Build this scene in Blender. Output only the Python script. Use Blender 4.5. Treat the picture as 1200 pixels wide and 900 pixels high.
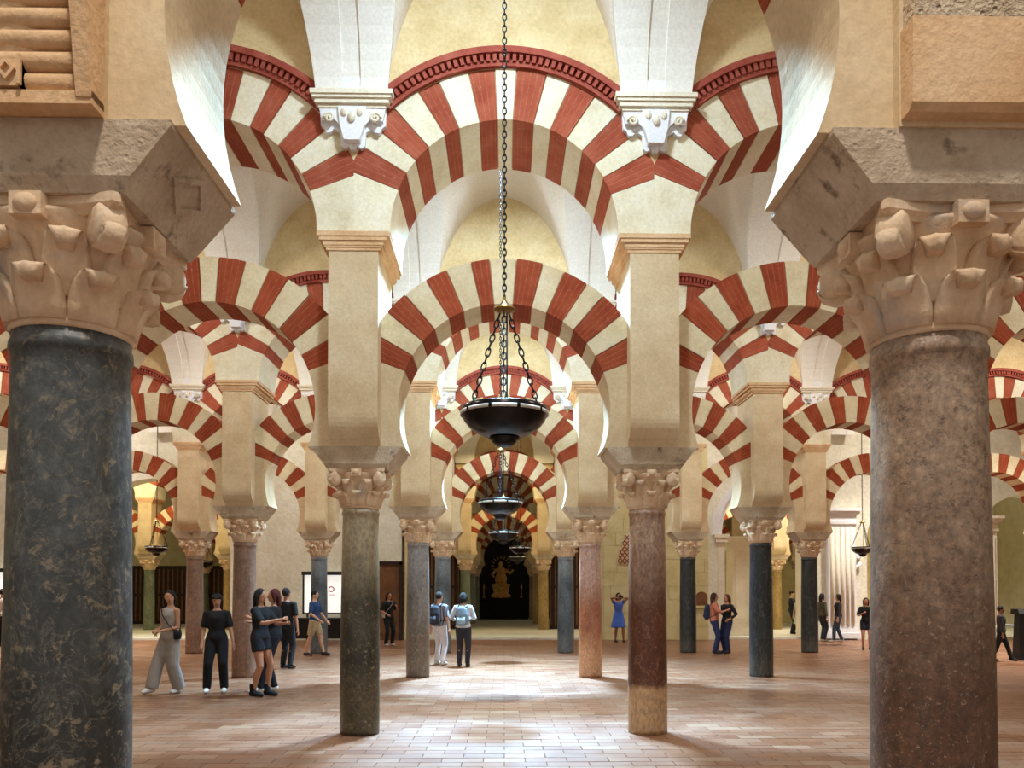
import bpy, bmesh, math, random
from mathutils import Vector, Matrix, Euler
R = math.radians
PI = math.pi
random.seed(7)
for o in list(bpy.data.objects):
    bpy.data.objects.remove(o)
S = bpy.context.scene
COL = S.collection

# ------------------------------------------------------------------ camera
FPX = 960.0
VPX, VPY = 591.0, 695.0            # where the direction of the aisle meets the picture (1200 x 900)
cam_d = bpy.data.cameras.new('camera')
cam = bpy.data.objects.new('camera', cam_d)
COL.objects.link(cam)
cam.location = (0.0, 0.0, 1.6)
cam.rotation_euler = Euler((R(90 + 1.3), R(0.0), R(-1.1)), 'XYZ')
cam_d.sensor_width = 36.0
cam_d.lens = FPX * 36.0 / 1200.0
d_ = cam.rotation_euler.to_matrix().transposed() @ Vector((0, 1, 0))
ppx = VPX - FPX * d_.x / -d_.z
ppy = VPY + FPX * d_.y / -d_.z
cam_d.shift_x = (600.0 - ppx) / 1200.0
cam_d.shift_y = (ppy - 450.0) / 1200.0
cam_d.clip_end = 300
S.camera = cam

# ------------------------------------------------------------------ light
world = bpy.data.worlds.new('world')
S.world = world
world.use_nodes = True
world.node_tree.nodes['Background'].inputs[0].default_value = (1.0, 0.95, 0.88, 1)
world.node_tree.nodes['Background'].inputs[1].default_value = 0.42
S.view_settings.view_transform = 'Standard'
S.view_settings.look = 'None'
S.view_settings.gamma = 1.0
S.view_settings.use_curve_mapping = False
S.view_settings.exposure = 0.3

U = 3.1434
SP = 3.3                     # column spacing along an arcade
PITCH = 2 * U                # distance between arcades
def ROW(k): return U + PITCH * k

def area(name, loc, size, power, col, tilt=(0, 0, 0), spread=160):
    l = bpy.data.lights.new(name, 'AREA')
    l.shape = 'RECTANGLE'
    l.size, l.size_y = size
    l.energy = power
    l.color = col
    l.spread = R(spread)
    o = bpy.data.objects.new(name, l)
    o.location = loc
    o.rotation_euler = tuple(R(a) for a in tilt)
    COL.objects.link(o)
    return o

COOL = (0.68, 0.86, 1.0)
BEAM = (0.34, 0.66, 1.0)
WARM = (1.0, 0.86, 0.66)
NEUT = (1.0, 0.95, 0.88)
SKY = []                      # (x, y) of the skylights, frames are built further down
def skylight(x, y, soft, beam, col=COOL, size=(0.6, 0.6), tilt=-20, z=8.82):
    """daylight from a skylight: a wide soft part and the steep part that falls through the shaft"""
    SKY.append((x, y, z))
    area('skylight_lamp', (x, y, z), size, soft, col, (0, 0, 0), 180)
    if beam: area('skylight_beam', (x, y, z - .02), size, beam, BEAM if col is COOL else col, (tilt, 0, 0), 80)
for k, soft, beam in ((0, 275, 430), (1, 245, 800), (2, 220, 1750), (3, 110, 40)):
    skylight(0.0, ROW(k) + U, soft, beam)
    for i in (-2, 2):
        skylight(i * SP, ROW(k) + U, 130, 0, NEUT)
    if k >= 2:
        for i in (-4, 4):
            skylight(i * SP, ROW(k) + U, 170, 260, NEUT, tilt=0)
skylight(0.0, ROW(-1) + U, 330, 0, NEUT)  # unseen extra skylight, added to brighten the near faces of the front columns
area('warm_hall_lamp', (0, ROW(5) - 2.4, 7.5), (3.0, 2.0), 130, (1.0, 0.80, 0.40), (0, 0, 0), 170)
area('warm_hall_lamp', (-14, ROW(5) - 2.4, 7.5), (5.0, 2.0), 260, (1.0, 0.85, 0.5), (0, 0, 0), 170)
area('transept_lamp', (13, ROW(5) - 2.4, 8.3), (8.0, 3.0), 800, (1.0, 0.92, 0.74), (0, 0, 0), 170)

# ------------------------------------------------------------------ helpers
def lin(c):
    return tuple(((v / 255.0) / 12.92 if v / 255.0 <= 0.04045 else ((v / 255.0 + 0.055) / 1.055) ** 2.4) for v in c[:3]) + (1.0,)

class MB:
    """collects polygons, builds ONE mesh"""
    def __init__(s):
        s.v = []; s.f = []; s.m = []; s.sm = []
    def quad_grid(s, rows, close_u=False, mi=0, smooth=True, flip=False):
        base = len(s.v)
        n = len(rows[0])
        for r in rows: s.v.extend(r)
        for i in range(len(rows) - 1):
            for j in range(n if close_u else n - 1):
                j2 = (j + 1) % n
                q = (base + i * n + j, base + i * n + j2, base + (i + 1) * n + j2, base + (i + 1) * n + j)
                s.f.append(q[::-1] if flip else q); s.m.append(mi); s.sm.append(smooth)
        return base
    def box(s, x0, x1, y0, y1, z0, z1, mi=0):
        b = len(s.v)
        s.v += [(x0, y0, z0), (x1, y0, z0), (x1, y1, z0), (x0, y1, z0), (x0, y0, z1), (x1, y0, z1), (x1, y1, z1), (x0, y1, z1)]
        for q in ((0, 3, 2, 1), (4, 5, 6, 7), (0, 1, 5, 4), (1, 2, 6, 5), (2, 3, 7, 6), (3, 0, 4, 7)):
            s.f.append(tuple(b + i for i in q)); s.m.append(mi); s.sm.append(False)
    def frustum(s, b0, z0, b1, z1, mi=0):
        """b = (x0,x1,y0,y1)"""
        b = len(s.v)
        for (x0, x1, y0, y1), z in ((b0, z0), (b1, z1)):
            s.v += [(x0, y0, z), (x1, y0, z), (x1, y1, z), (x0, y1, z)]
        for q in ((0, 3, 2, 1), (4, 5, 6, 7), (0, 1, 5, 4), (1, 2, 6, 5), (2, 3, 7, 6), (3, 0, 4, 7)):
            s.f.append(tuple(b + i for i in q)); s.m.append(mi); s.sm.append(False)
    def prism(s, poly, y0, y1, mi=0, smooth=False):
        """polygon in x,z (counter clockwise seen from -y) extruded along y"""
        b = len(s.v); n = len(poly)
        s.v += [(x, y0, z) for x, z in poly] + [(x, y1, z) for x, z in poly]
        s.f.append(tuple(range(b, b + n))); s.m.append(mi); s.sm.append(False)
        s.f.append(tuple(range(b + 2 * n - 1, b + n - 1, -1))); s.m.append(mi); s.sm.append(False)
        for i in range(n):
            j = (i + 1) % n
            s.f.append((b + i, b + n + i, b + n + j, b + j)); s.m.append(mi); s.sm.append(smooth)
    def lathe(s, prof, n=32, c=(0, 0, 0), mi=0, smooth=True, caps=True):
        rows = [[(c[0] + r * math.cos(2 * PI * k / n), c[1] + r * math.sin(2 * PI * k / n), c[2] + z) for k in range(n)] for r, z in prof]
        b = s.quad_grid(rows, True, mi, smooth)
        if caps:
            s.f.append(tuple(b + k for k in range(n))[::-1]); s.m.append(mi); s.sm.append(False)
            t = b + (len(rows) - 1) * n
            s.f.append(tuple(t + k for k in range(n))); s.m.append(mi); s.sm.append(False)
    def tube(s, pts, rad, n=8, mi=0, closed=False):
        """round tube along points; rad number or list (or list of (ra, rb))"""
        pts = [Vector(p) for p in pts]
        rows = []
        up = Vector((0, 0, 1)); prev = None
        for i, p in enumerate(pts):
            if closed:
                t = (pts[(i + 1) % len(pts)] - pts[i - 1])
            else:
                t = pts[min(i + 1, len(pts) - 1)] - pts[max(i - 1, 0)]
            if t.length < 1e-9: t = Vector((0, 0, 1))
            t.normalize()
            if prev is None:
                a = t.cross(up)
                if a.length < 0.15: a = t.cross(Vector((0, 1, 0)))
                a.normalize()
            else:
                a = prev - t * prev.dot(t)
                if a.length < 1e-6: a = t.cross(up)
                a.normalize()
            prev = a
            b = t.cross(a)
            r = rad[i] if isinstance(rad, (list, tuple)) else rad
            ra, rb = r if isinstance(r, (list, tuple)) else (r, r)
            rows.append([tuple(p + a * math.cos(2 * PI * k / n) * ra + b * math.sin(2 * PI * k / n) * rb) for k in range(n)])
        if closed: rows.append(rows[0])
        bs = s.quad_grid(rows, True, mi, True)
        if not closed:
            s.f.append(tuple(bs + k for k in range(n))[::-1]); s.m.append(mi); s.sm.append(False)
            t = bs + (len(rows) - 1) * n
            s.f.append(tuple(t + k for k in range(n))); s.m.append(mi); s.sm.append(False)
    def ball(s, c, r, n=12, m=8, mi=0):
        rx, ry, rz = r if isinstance(r, (list, tuple)) else (r, r, r)
        rows = []
        for i in range(m + 1):
            th = PI * (i / m) * 0.9999 + 0.00005
            rows.append([(c[0] + rx * math.sin(th) * math.cos(2 * PI * k / n), c[1] + ry * math.sin(th) * math.sin(2 * PI * k / n), c[2] - rz * math.cos(th)) for k in range(n)])
        b = s.quad_grid(rows, True, mi, True)
        s.f.append(tuple(b + k for k in range(n))[::-1]); s.m.append(mi); s.sm.append(True)
        t = b + m * n
        s.f.append(tuple(t + k for k in range(n))); s.m.append(mi); s.sm.append(True)
    def mesh(s, name, mats):
        me = bpy.data.meshes.new(name)
        me.from_pydata(s.v, [], s.f)
        if not isinstance(mats, (list, tuple)): mats = [mats]
        for m in mats: me.materials.append(m)
        me.polygons.foreach_set('material_index', s.m)
        me.polygons.foreach_set('use_smooth', s.sm)
        bm = bmesh.new(); bm.from_mesh(me)
        bmesh.ops.recalc_face_normals(bm, faces=bm.faces)
        bm.to_mesh(me); bm.free()
        me.update()
        return me

def link(name, data, parent=None, loc=None, rot=None, scale=None):
    o = bpy.data.objects.new(name, data)
    COL.objects.link(o)
    if parent is not None: o.parent = parent
    if loc is not None: o.location = loc
    if rot is not None: o.rotation_euler = rot
    if scale is not None: o.scale = scale
    return o

def tag(o, label=None, cat=None, group=None, kind=None):
    if label: o['label'] = label
    if cat: o['category'] = cat
    if group: o['group'] = group
    if kind: o['kind'] = kind
    return o

def thing(name, label, cat, loc=(0, 0, 0), rotz=0.0, group=None):
    o = link(name, None, None, loc, (0, 0, rotz))
    o.empty_display_size = 0.2
    return tag(o, label, cat, group, 'thing')

def clip_x(poly, lim):
    """clip a polygon in x,z to |x| <= lim"""
    for sgn in (1, -1):
        out = []
        n = len(poly)
        for i in range(n):
            a, b = poly[i], poly[(i + 1) % n]
            ia, ib = sgn * a[0] <= lim + 1e-9, sgn * b[0] <= lim + 1e-9
            if ia: out.append(a)
            if ia != ib:
                t = (sgn * lim - a[0]) / (b[0] - a[0])
                out.append((sgn * lim, a[1] + t * (b[1] - a[1])))
        poly = out
        if len(poly) < 3: return []
    return poly

ORD = ['front', 'second', 'third', 'fourth', 'fifth', 'sixth', 'seventh', 'eighth']
def side_words(i):
    """column index: 0 = first right of the aisle, -1 = first left"""
    if i >= 0: return '%s right of the aisle' % ['first', 'second', 'third', 'fourth', 'fifth', 'sixth'][i]
    return '%s left of the aisle' % ['first', 'second', 'third', 'fourth', 'fifth', 'sixth'][-i - 1]
def bay_words(i):
    if i == 0: return 'over the aisle'
    return '%s bay %s of aisle' % (['', 'first', 'second', 'third', 'fourth', 'fifth', 'sixth'][abs(i)], 'right' if i > 0 else 'left')

# ------------------------------------------------------------------ materials
class NT:
    def __init__(s, name):
        s.mat = bpy.data.materials.new(name)
        s.mat.use_nodes = True
        s.t = s.mat.node_tree
        s.b = s.t.nodes['Principled BSDF']
    def n(s, typ, **kw):
        nd = s.t.nodes.new(typ)
        for k, v in kw.items(): setattr(nd, k, v)
        return nd
    def l(s, a, b): s.t.links.new(a, b)
    def pos(s):
        g = s.n('ShaderNodeNewGeometry'); return g.outputs['Position']
    def objc(s):
        g = s.n('ShaderNodeTexCoord'); return g.outputs['Object']
    def mapping(s, vec, scale=(1, 1, 1), loc=(0, 0, 0)):
        m = s.n('ShaderNodeMapping'); m.inputs['Scale'].default_value = scale; m.inputs['Location'].default_value = loc
        s.l(vec, m.inputs['Vector']); return m.outputs[0]
    def noise(s, vec, scale, detail=4, rough=0.55, dist=0.0):
        m = s.n('ShaderNodeTexNoise'); m.inputs['Scale'].default_value = scale; m.inputs['Detail'].default_value = detail
        m.inputs['Roughness'].default_value = rough; m.inputs['Distortion'].default_value = dist
        s.l(vec, m.inputs['Vector']); return m.outputs['Fac']
    def voro(s, vec, scale, feature='F1', rnd=1.0):
        m = s.n('ShaderNodeTexVoronoi', feature=feature); m.inputs['Scale'].default_value = scale
        m.inputs['Randomness'].default_value = rnd
        s.l(vec, m.inputs['Vector']); return m.outputs['Distance']
    def ramp(s, fac, stops):
        m = s.n('ShaderNodeValToRGB')
        e = m.color_ramp.elements
        while len(e) < len(stops): e.new(0.5)
        for k, (p, c) in enumerate(stops):
            e[k].position = p
            e[k].color = c if len(c) == 4 else tuple(c) + (1,)
        s.l(fac, m.inputs['Fac']); return m.outputs['Color']
    def mix(s, fac, a, b, blend='MIX'):
        m = s.n('ShaderNodeMix', data_type='RGBA', blend_type=blend)
        for sock, v in ((m.inputs['Factor'], fac), (m.inputs['A'], a), (m.inputs['B'], b)):
            pass
        ins = [i for i in m.inputs]
        f = m.inputs[0]; A = m.inputs[6]; B = m.inputs[7]
        for sock, v in ((f, fac), (A, a), (B, b)):
            if isinstance(v, (int, float, tuple)): sock.default_value = v
            else: s.l(v, sock)
        return m.outputs[2]
    def math(s, op, a, b=0.0, c=0.0):
        m = s.n('ShaderNodeMath', operation=op)
        for i, v in enumerate((a, b, c)):
            if isinstance(v, (int, float)): m.inputs[i].default_value = v
            else: s.l(v, m.inputs[i])
        return m.outputs[0]
    def bump(s, h, strength=0.3, dist=0.01):
        m = s.n('ShaderNodeBump'); m.inputs['Strength'].default_value = strength; m.inputs['Distance'].default_value = dist
        s.l(h, m.inputs['Height']); s.l(m.outputs[0], s.b.inputs['Normal'])
    def color(s, c):
        if isinstance(c, tuple): s.b.inputs['Base Color'].default_value = c
        else: s.l(c, s.b.inputs['Base Color'])
    def rough(s, r):
        if isinstance(r, (int, float)): s.b.inputs['Roughness'].default_value = r
        else: s.l(r, s.b.inputs['Roughness'])

def stone(name, cols, scale=2.5, rough=0.85, bump=0.25, bdist=0.012, fine=35.0, vary=0.0, pits=0.0, blotch=None):
    """plaster or stone: two noises between three colours, fine grain, optional per object tint"""
    t = NT(name)
    p = t.pos()
    n1 = t.noise(p, scale, 6, 0.6)
    n2 = t.noise(p, fine, 4, 0.6)
    c = t.ramp(n1, [(0.3, lin(cols[0])), (0.5, lin(cols[1])), (0.72, lin(cols[2]))])
    g = t.ramp(n2, [(0.3, (0.82, 0.82, 0.82)), (0.7, (1.08, 1.08, 1.08))])
    c = t.mix(0.7, c, g, 'MULTIPLY')
    if blotch:
        n3 = t.noise(p, blotch[1], 5, 0.65)
        m = t.ramp(n3, [(blotch[2], (0, 0, 0)), (blotch[2] + 0.12, (1, 1, 1))])
        c = t.mix(m, c, lin(blotch[0]))
    if vary:
        oi = t.n('ShaderNodeObjectInfo')
        v = t.math('MULTIPLY_ADD', oi.outputs['Random'], vary, 1.0 - vary / 2)
        hs = t.n('ShaderNodeHueSaturation'); t.l(v, hs.inputs['Value']); t.l(c, hs.inputs['Color'])
        c = hs.outputs[0]
    t.color(c); t.rough(rough)
    h = t.math('ADD', n2, t.math('MULTIPLY', n1, 1.2))
    if pits:
        v = t.voro(p, 28)
        pt = t.ramp(v, [(0.0, (0, 0, 0)), (0.28, (1, 1, 1))])
        h = t.math('ADD', h, t.math('MULTIPLY', pt, pits))
    t.bump(h, bump, bdist)
    t.b.inputs['Specular IOR Level'].default_value = 0.3
    return t.mat

M = {}
M['pier'] = stone('pier_plaster', [(202, 175, 136), (216, 191, 153), (226, 206, 171)], 2.2, 0.9, vary=0.06)
M['pale'] = stone('pale_voussoir_plaster', [(212, 190, 150), (224, 206, 168), (232, 218, 186)], 3.0, 0.9, vary=0.10)
M['pale_fresh'] = stone('pale_upper_voussoir_plaster', [(218, 204, 170), (230, 220, 192), (236, 229, 208)], 3.0, 0.9, vary=0.08)
M['mortar'] = stone('mortar', [(160, 126, 92), (176, 140, 104), (190, 156, 120)], 6.0, 0.95)
M['white'] = stone('white_plaster', [(224, 222, 224), (232, 231, 233), (238, 237, 238)], 1.5, 0.7, 0.08)
M['cream'] = stone('cream_moulding_plaster', [(222, 210, 186), (230, 220, 198), (236, 228, 210)], 2.0, 0.8, 0.1)
M['vault'] = stone('vault_plaster', [(222, 210, 192), (228, 217, 200), (233, 224, 210)], 0.8, 0.8, 0.06)
M['vault_pale'] = stone('pale_vault_plaster', [(230, 224, 210), (235, 230, 219), (240, 236, 228)], 0.8, 0.8, 0.06)
M['lunette'] = stone('lunette_wall_plaster', [(208, 182, 132), (220, 196, 148), (228, 208, 166)], 3.0, 0.95, 0.5, 0.015, 22.0)
M['impost'] = stone('grey_limestone', [(172, 150, 124), (192, 171, 146), (210, 192, 168)], 4.0, 0.9, 0.5, 0.02, 40.0, pits=0.5, blotch=((112, 94, 74), 7.0, 0.58))
M['impost_pale'] = stone('pitted_pale_limestone', [(196, 172, 142), (212, 190, 160), (224, 206, 180)], 5.0, 0.9, 0.8, 0.03, 26.0, pits=1.0)
M['capital'] = stone('capital_limestone', [(206, 172, 136), (222, 192, 158), (232, 210, 182)], 4.0, 0.8, 0.4, 0.015, 30.0, blotch=((184, 166, 150), 3.0, 0.56))
M['corbel'] = stone('corbel_sandstone', [(204, 160, 114), (220, 180, 136), (228, 194, 154)], 3.0, 0.9, 0.4, 0.015)
M['farwall'] = stone('yellow_ashlar', [(200, 184, 132), (212, 198, 148), (220, 208, 164)], 2.0, 0.9, 0.3)
M['farwhite'] = stone('pale_ashlar', [(216, 210, 186), (228, 223, 203), (236, 233, 218)], 1.4, 0.9, 0.6, 0.03, 8.0)
M['darkwood'] = stone('dark_timber', [(34, 20, 14), (48, 28, 18), (60, 36, 24)], 6.0, 0.6, 0.2)
M['brownwood'] = stone('brown_timber', [(96, 62, 36), (112, 74, 44), (128, 88, 54)], 5.0, 0.6, 0.2)
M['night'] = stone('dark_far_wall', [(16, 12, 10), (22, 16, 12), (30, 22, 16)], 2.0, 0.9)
M['gold'] = stone('gilded_wood', [(150, 104, 40), (190, 140, 62), (220, 178, 96)], 8.0, 0.45)
M['marblefloor'] = stone('pale_marble_floor', [(204, 200, 178), (214, 210, 190), (222, 218, 202)], 1.2, 0.35, 0.03)

def red_mat(name, c0, c1, c2, zc, chalk):
    t = NT(name)
    p = t.pos(); oc = t.objc()
    sx = t.n('ShaderNodeSeparateXYZ'); t.l(oc, sx.inputs[0])
    ang = t.math('ARCTAN2', sx.outputs['X'], t.math('SUBTRACT', sx.outputs['Z'], zc))
    fr = t.math('FRACT', t.math('MULTIPLY', ang, 180 / PI / 9.3 * 4.0))
    jt = t.ramp(t.math('ABSOLUTE', t.math('SUBTRACT', fr, 0.5)), [(0.36, (0, 0, 0)), (0.48, (1, 1, 1))])
    n1 = t.noise(p, 4.0, 6, 0.6); n2 = t.noise(p, 40.0, 3, 0.6)
    c = t.ramp(n1, [(0.3, lin(c0)), (0.5, lin(c1)), (0.72, lin(c2))])
    oi = t.n('ShaderNodeObjectInfo')
    hs = t.n('ShaderNodeHueSaturation'); t.l(t.math('MULTIPLY_ADD', oi.outputs['Random'], 0.22, 0.89), hs.inputs['Value']); t.l(c, hs.inputs['Color'])
    c = hs.outputs[0]
    jn = t.math('MULTIPLY', jt, t.ramp(n2, [(0.35, (0, 0, 0)), (0.6, (1, 1, 1))]))
    c = t.mix(t.math('MULTIPLY', jn, 0.45), c, lin((196, 120, 92)))
    n3 = t.noise(p, 9.0, 6, 0.75)
    ch = t.ramp(n3, [(0.62, (0, 0, 0)), (0.72, (1, 1, 1))])
    c = t.mix(t.math('MULTIPLY', ch, chalk), c, lin((214, 178, 152)))
    t.color(c); t.rough(0.85)
    t.bump(t.math('ADD', t.math('MULTIPLY', jt, -0.8), n2), 0.35, 0.008)
    t.b.inputs['Specular IOR Level'].default_value = 0.25
    return t.mat
LZC, LR, LRO = 3.66, 1.19, 1.70      # lower arch: centre height, intrados, extrados
UZC, UR, URO = 5.56, 1.25, 1.82      # upper arch
M['red'] = red_mat('red_brick_voussoir', (134, 54, 28), (150, 66, 36), (164, 82, 50), LZC, 0.22)
M['red_up'] = red_mat('red_upper_brick_voussoir', (142, 62, 40), (156, 76, 52), (170, 94, 70), UZC, 0.35)
M['redmould'] = stone('red_moulding_brick', [(142, 60, 46), (156, 74, 58), (170, 92, 74)], 6.0, 0.85)

def marble(name, cols, vein, lowcol=None, lowz=(0.5, 0.6), speck=None, rough=0.3, scale=3.0, upcol=None, upz=(1.3, 1.8), stretch=0.5, seed=0.0, pit=0.0):
    """polished shaft: clouds, veins, pale flecks and the stained foot or top some shafts have"""
    t = NT(name)
    oc = t.objc()
    v = t.mapping(oc, (1, 1, stretch), (seed, seed * 1.7, seed * 0.3))
    n1 = t.noise(v, scale, 8, 0.68, 0.6)
    n2 = t.noise(v, scale * 7, 6, 0.7, 0.4)
    c = t.ramp(n1, [(0.28, lin(cols[0])), (0.5, lin(cols[1])), (0.75, lin(cols[2]))])
    sx = t.n('ShaderNodeSeparateXYZ'); t.l(oc, sx.inputs[0])
    wob = t.math('MULTIPLY_ADD', t.noise(oc, 6.0, 5, 0.7), 0.5, -0.25)
    zz = t.math('ADD', sx.outputs['Z'], wob)
    if upcol:
        mr = t.n('ShaderNodeMapRange'); mr.inputs[1].default_value, mr.inputs[2].default_value = upz
        t.l(zz, mr.inputs[0]); c = t.mix(t.math('MULTIPLY', mr.outputs[0], 0.85), c, t.ramp(n2, [(0.3, lin(upcol[0])), (0.7, lin(upcol[1]))]))
    if lowcol:
        mr = t.n('ShaderNodeMapRange'); mr.inputs[1].default_value, mr.inputs[2].default_value = lowz
        mr.inputs[3].default_value = 1.0; mr.inputs[4].default_value = 0.0
        z3 = t.math('MULTIPLY_ADD', wob, -0.7, zz)
        t.l(z3, mr.inputs[0]); c = t.mix(t.math('MULTIPLY', mr.outputs[0], 0.85), c, t.ramp(n2, [(0.3, lin(lowcol[0])), (0.7, lin(lowcol[1]))]))
    vn = t.ramp(t.math('ABSOLUTE', t.math('SUBTRACT', t.noise(v, scale * 1.3, 6, 0.6, 1.5), 0.5)), [(0.0, (1, 1, 1)), (0.02, (0, 0, 0))])
    c = t.mix(t.math('MULTIPLY', vn, 0.35), c, lin(vein))
    n5 = t.noise(v, 34.0, 5, 0.7)
    c = t.mix(0.85, c, t.ramp(n5, [(0.32, (0.55, 0.55, 0.56)), (0.5, (1, 1, 1)), (0.68, (1.5, 1.46, 1.38))]), 'MULTIPLY')
    if speck:
        m = t.ramp(t.noise(oc, speck[1], 5, 0.75, 0.5), [(speck[2], (0, 0, 0)), (speck[2] + 0.07, (1, 1, 1))])
        c = t.mix(t.math('MULTIPLY', m, speck[3]), c, lin(speck[0]))
    t.color(c)
    t.rough(t.math('MULTIPLY_ADD', n2, 0.35, rough - 0.12))
    h = n2
    if pit:
        pn = t.ramp(t.noise(oc, 26.0, 5, 0.7, 0.3), [(0.33, (0, 0, 0)), (0.45, (1, 1, 1))])
        c2 = t.mix(t.math('MULTIPLY_ADD', pn, -0.55, 0.55), c, lin((70, 44, 32))); t.color(c2)
        h = t.math('ADD', n2, t.math('MULTIPLY', pn, 1.5))
    t.bump(h, 0.3, 0.008)
    return t.mat
M['m_black'] = marble('black_blue_marble', [(48, 49, 48), (70, 73, 73), (100, 103, 102)], (130, 122, 106), speck=((146, 130, 104), 17.0, 0.56, 0.6), rough=0.36, lowcol=((13, 13, 10), (30, 28, 21)), lowz=(0.9, 1.95), scale=5.0, stretch=0.8)
M['m_brown'] = marble('pitted_brown_marble', [(116, 90, 70), (152, 127, 104), (184, 162, 138)], (84, 54, 34), lowcol=((44, 17, 6), (84, 42, 18)), lowz=(1.25, 2.15), speck=((180, 152, 124), 52.0, 0.585, 0.55), rough=0.45, scale=5.0, pit=1.0, stretch=0.9)
M['m_olive'] = marble('olive_grey_marble', [(24, 22, 17), (40, 37, 29), (70, 64, 50)], (120, 108, 84), speck=((150, 136, 108), 22.0, 0.57, 0.5), upcol=((150, 134, 106), (178, 160, 130)), upz=(1.45, 2.2), lowcol=((46, 40, 28), (84, 71, 48)), lowz=(0.5, 0.85), seed=3.0)
M['m_red'] = marble('dark_red_marble', [(54, 25, 12), (76, 37, 20), (98, 52, 31)], (150, 110, 84), lowcol=((158, 122, 86), (188, 152, 112)), lowz=(0.50, 0.58), speck=((180, 150, 122), 42.0, 0.60, 0.5), upcol=((124, 84, 66), (196, 168, 142)), upz=(1.4, 2.2), rough=0.34, seed=5.0)
M['m_pink'] = marble('pink_marble', [(130, 74, 48), (148, 92, 64), (168, 116, 88)], (190, 150, 126), upcol=((170, 138, 126), (194, 166, 154)), upz=(1.3, 1.9), lowcol=((176, 126, 90), (202, 156, 118)), lowz=(0.5, 0.9), seed=7.0)
M['m_grey'] = marble('grey_marble', [(78, 74, 70), (104, 99, 95), (134, 129, 124)], (156, 150, 144), upcol=((122, 119, 120), (150, 147, 148)), upz=(1.6, 2.1), lowcol=((82, 66, 52), (116, 98, 80)), lowz=(0.7, 1.3), seed=9.0)
M['m_blue'] = marble('blue_grey_marble', [(48, 54, 60), (72, 80, 86), (102, 110, 116)], (136, 140, 142), upcol=((100, 108, 114), (130, 137, 142)), upz=(1.8, 2.3), lowcol=((76, 80, 82), (102, 104, 104)), lowz=(0.3, 0.6), seed=11.0)
M['m_char'] = marble('charcoal_marble', [(22, 23, 24), (35, 37, 38), (56, 59, 60)], (110, 110, 108), lowcol=((54, 54, 50), (80, 78, 70)), lowz=(0.2, 0.5), seed=13.0)
M['m_rose'] = marble('rose_brown_marble', [(98, 74, 60), (126, 98, 82), (152, 124, 106)], (166, 140, 120), lowcol=((94, 66, 50), (130, 96, 76)), lowz=(0.5, 1.0), seed=15.0)
M['m_gold'] = marble('honey_marble', [(112, 90, 50), (146, 120, 72), (178, 150, 98)], (196, 170, 120), seed=17.0)
M['m_green'] = marble('grey_green_marble', [(70, 76, 60), (96, 104, 86), (124, 132, 112)], (150, 156, 134), seed=19.0)

def simple(name, col, rough=0.6, metal=0.0, var=0.12, scale=30.0):
    t = NT(name)
    n1 = t.noise(t.pos(), scale, 3, 0.6)
    c = lin(col)
    a = tuple(v * (1 - var) for v in c[:3]) + (1,); b = tuple(min(1, v * (1 + var)) for v in c[:3]) + (1,)
    t.color(t.ramp(n1, [(0.3, a), (0.7, b)])); t.rough(rough)
    t.b.inputs['Metallic'].default_value = metal
    return t.mat
M['bronze'] = simple('dark_bronze', (44, 42, 41), 0.22, 1.0)
M['iron'] = simple('black_iron', (34, 30, 28), 0.5, 0.6)
M['silver'] = simple('tarnished_silver', (196, 192, 184), 0.35, 0.6)
M['brass'] = simple('brass', (150, 116, 60), 0.35, 0.9)
M['black'] = simple('black_paint', (22, 22, 24), 0.5)

# floor: worn brick tiles, one tint per tile
TX, TY = 0.40, 0.20
def floor_mat():
    t = NT('terracotta_floor_tile')
    p = t.pos()
    sx = t.n('ShaderNodeSeparateXYZ'); t.l(p, sx.inputs[0])
    row = t.math('FLOOR', t.math('DIVIDE', sx.outputs['Y'], TY))
    par = t.math('MULTIPLY', t.math('FLOORED_MODULO', row, 2.0), 0.5)
    colx = t.math('FLOOR', t.math('SUBTRACT', t.math('DIVIDE', sx.outputs['X'], TX), par))
    cb = t.n('ShaderNodeCombineXYZ'); t.l(colx, cb.inputs[0]); t.l(row, cb.inputs[1])
    wn = t.n('ShaderNodeTexWhiteNoise', noise_dimensions='2D'); t.l(cb.outputs[0], wn.inputs['Vector'])
    c = t.ramp(wn.outputs['Value'], [(0.0, lin((112, 69, 44))), (0.3, lin((124, 80, 54))), (0.6, lin((129, 88, 62))), (0.85, lin((118, 80, 57))), (1.0, lin((146, 111, 85)))])
    n1 = t.noise(p, 1.3, 6, 0.65); n2 = t.noise(p, 30, 4, 0.6)
    c = t.mix(t.ramp(n1, [(0.45, (0, 0, 0)), (0.75, (0.55, 0.55, 0.55))]), c, lin((150, 116, 90)))
    c = t.mix(0.5, c, t.ramp(n2, [(0.3, (0.75, 0.75, 0.75)), (0.7, (1.1, 1.1, 1.1))]), 'MULTIPLY')
    t.color(c)
    t.rough(t.math('MULTIPLY_ADD', n1, 0.35, 0.22))
    t.bump(n2, 0.15, 0.004)
    return t.mat
M['tile'] = floor_mat()

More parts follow.
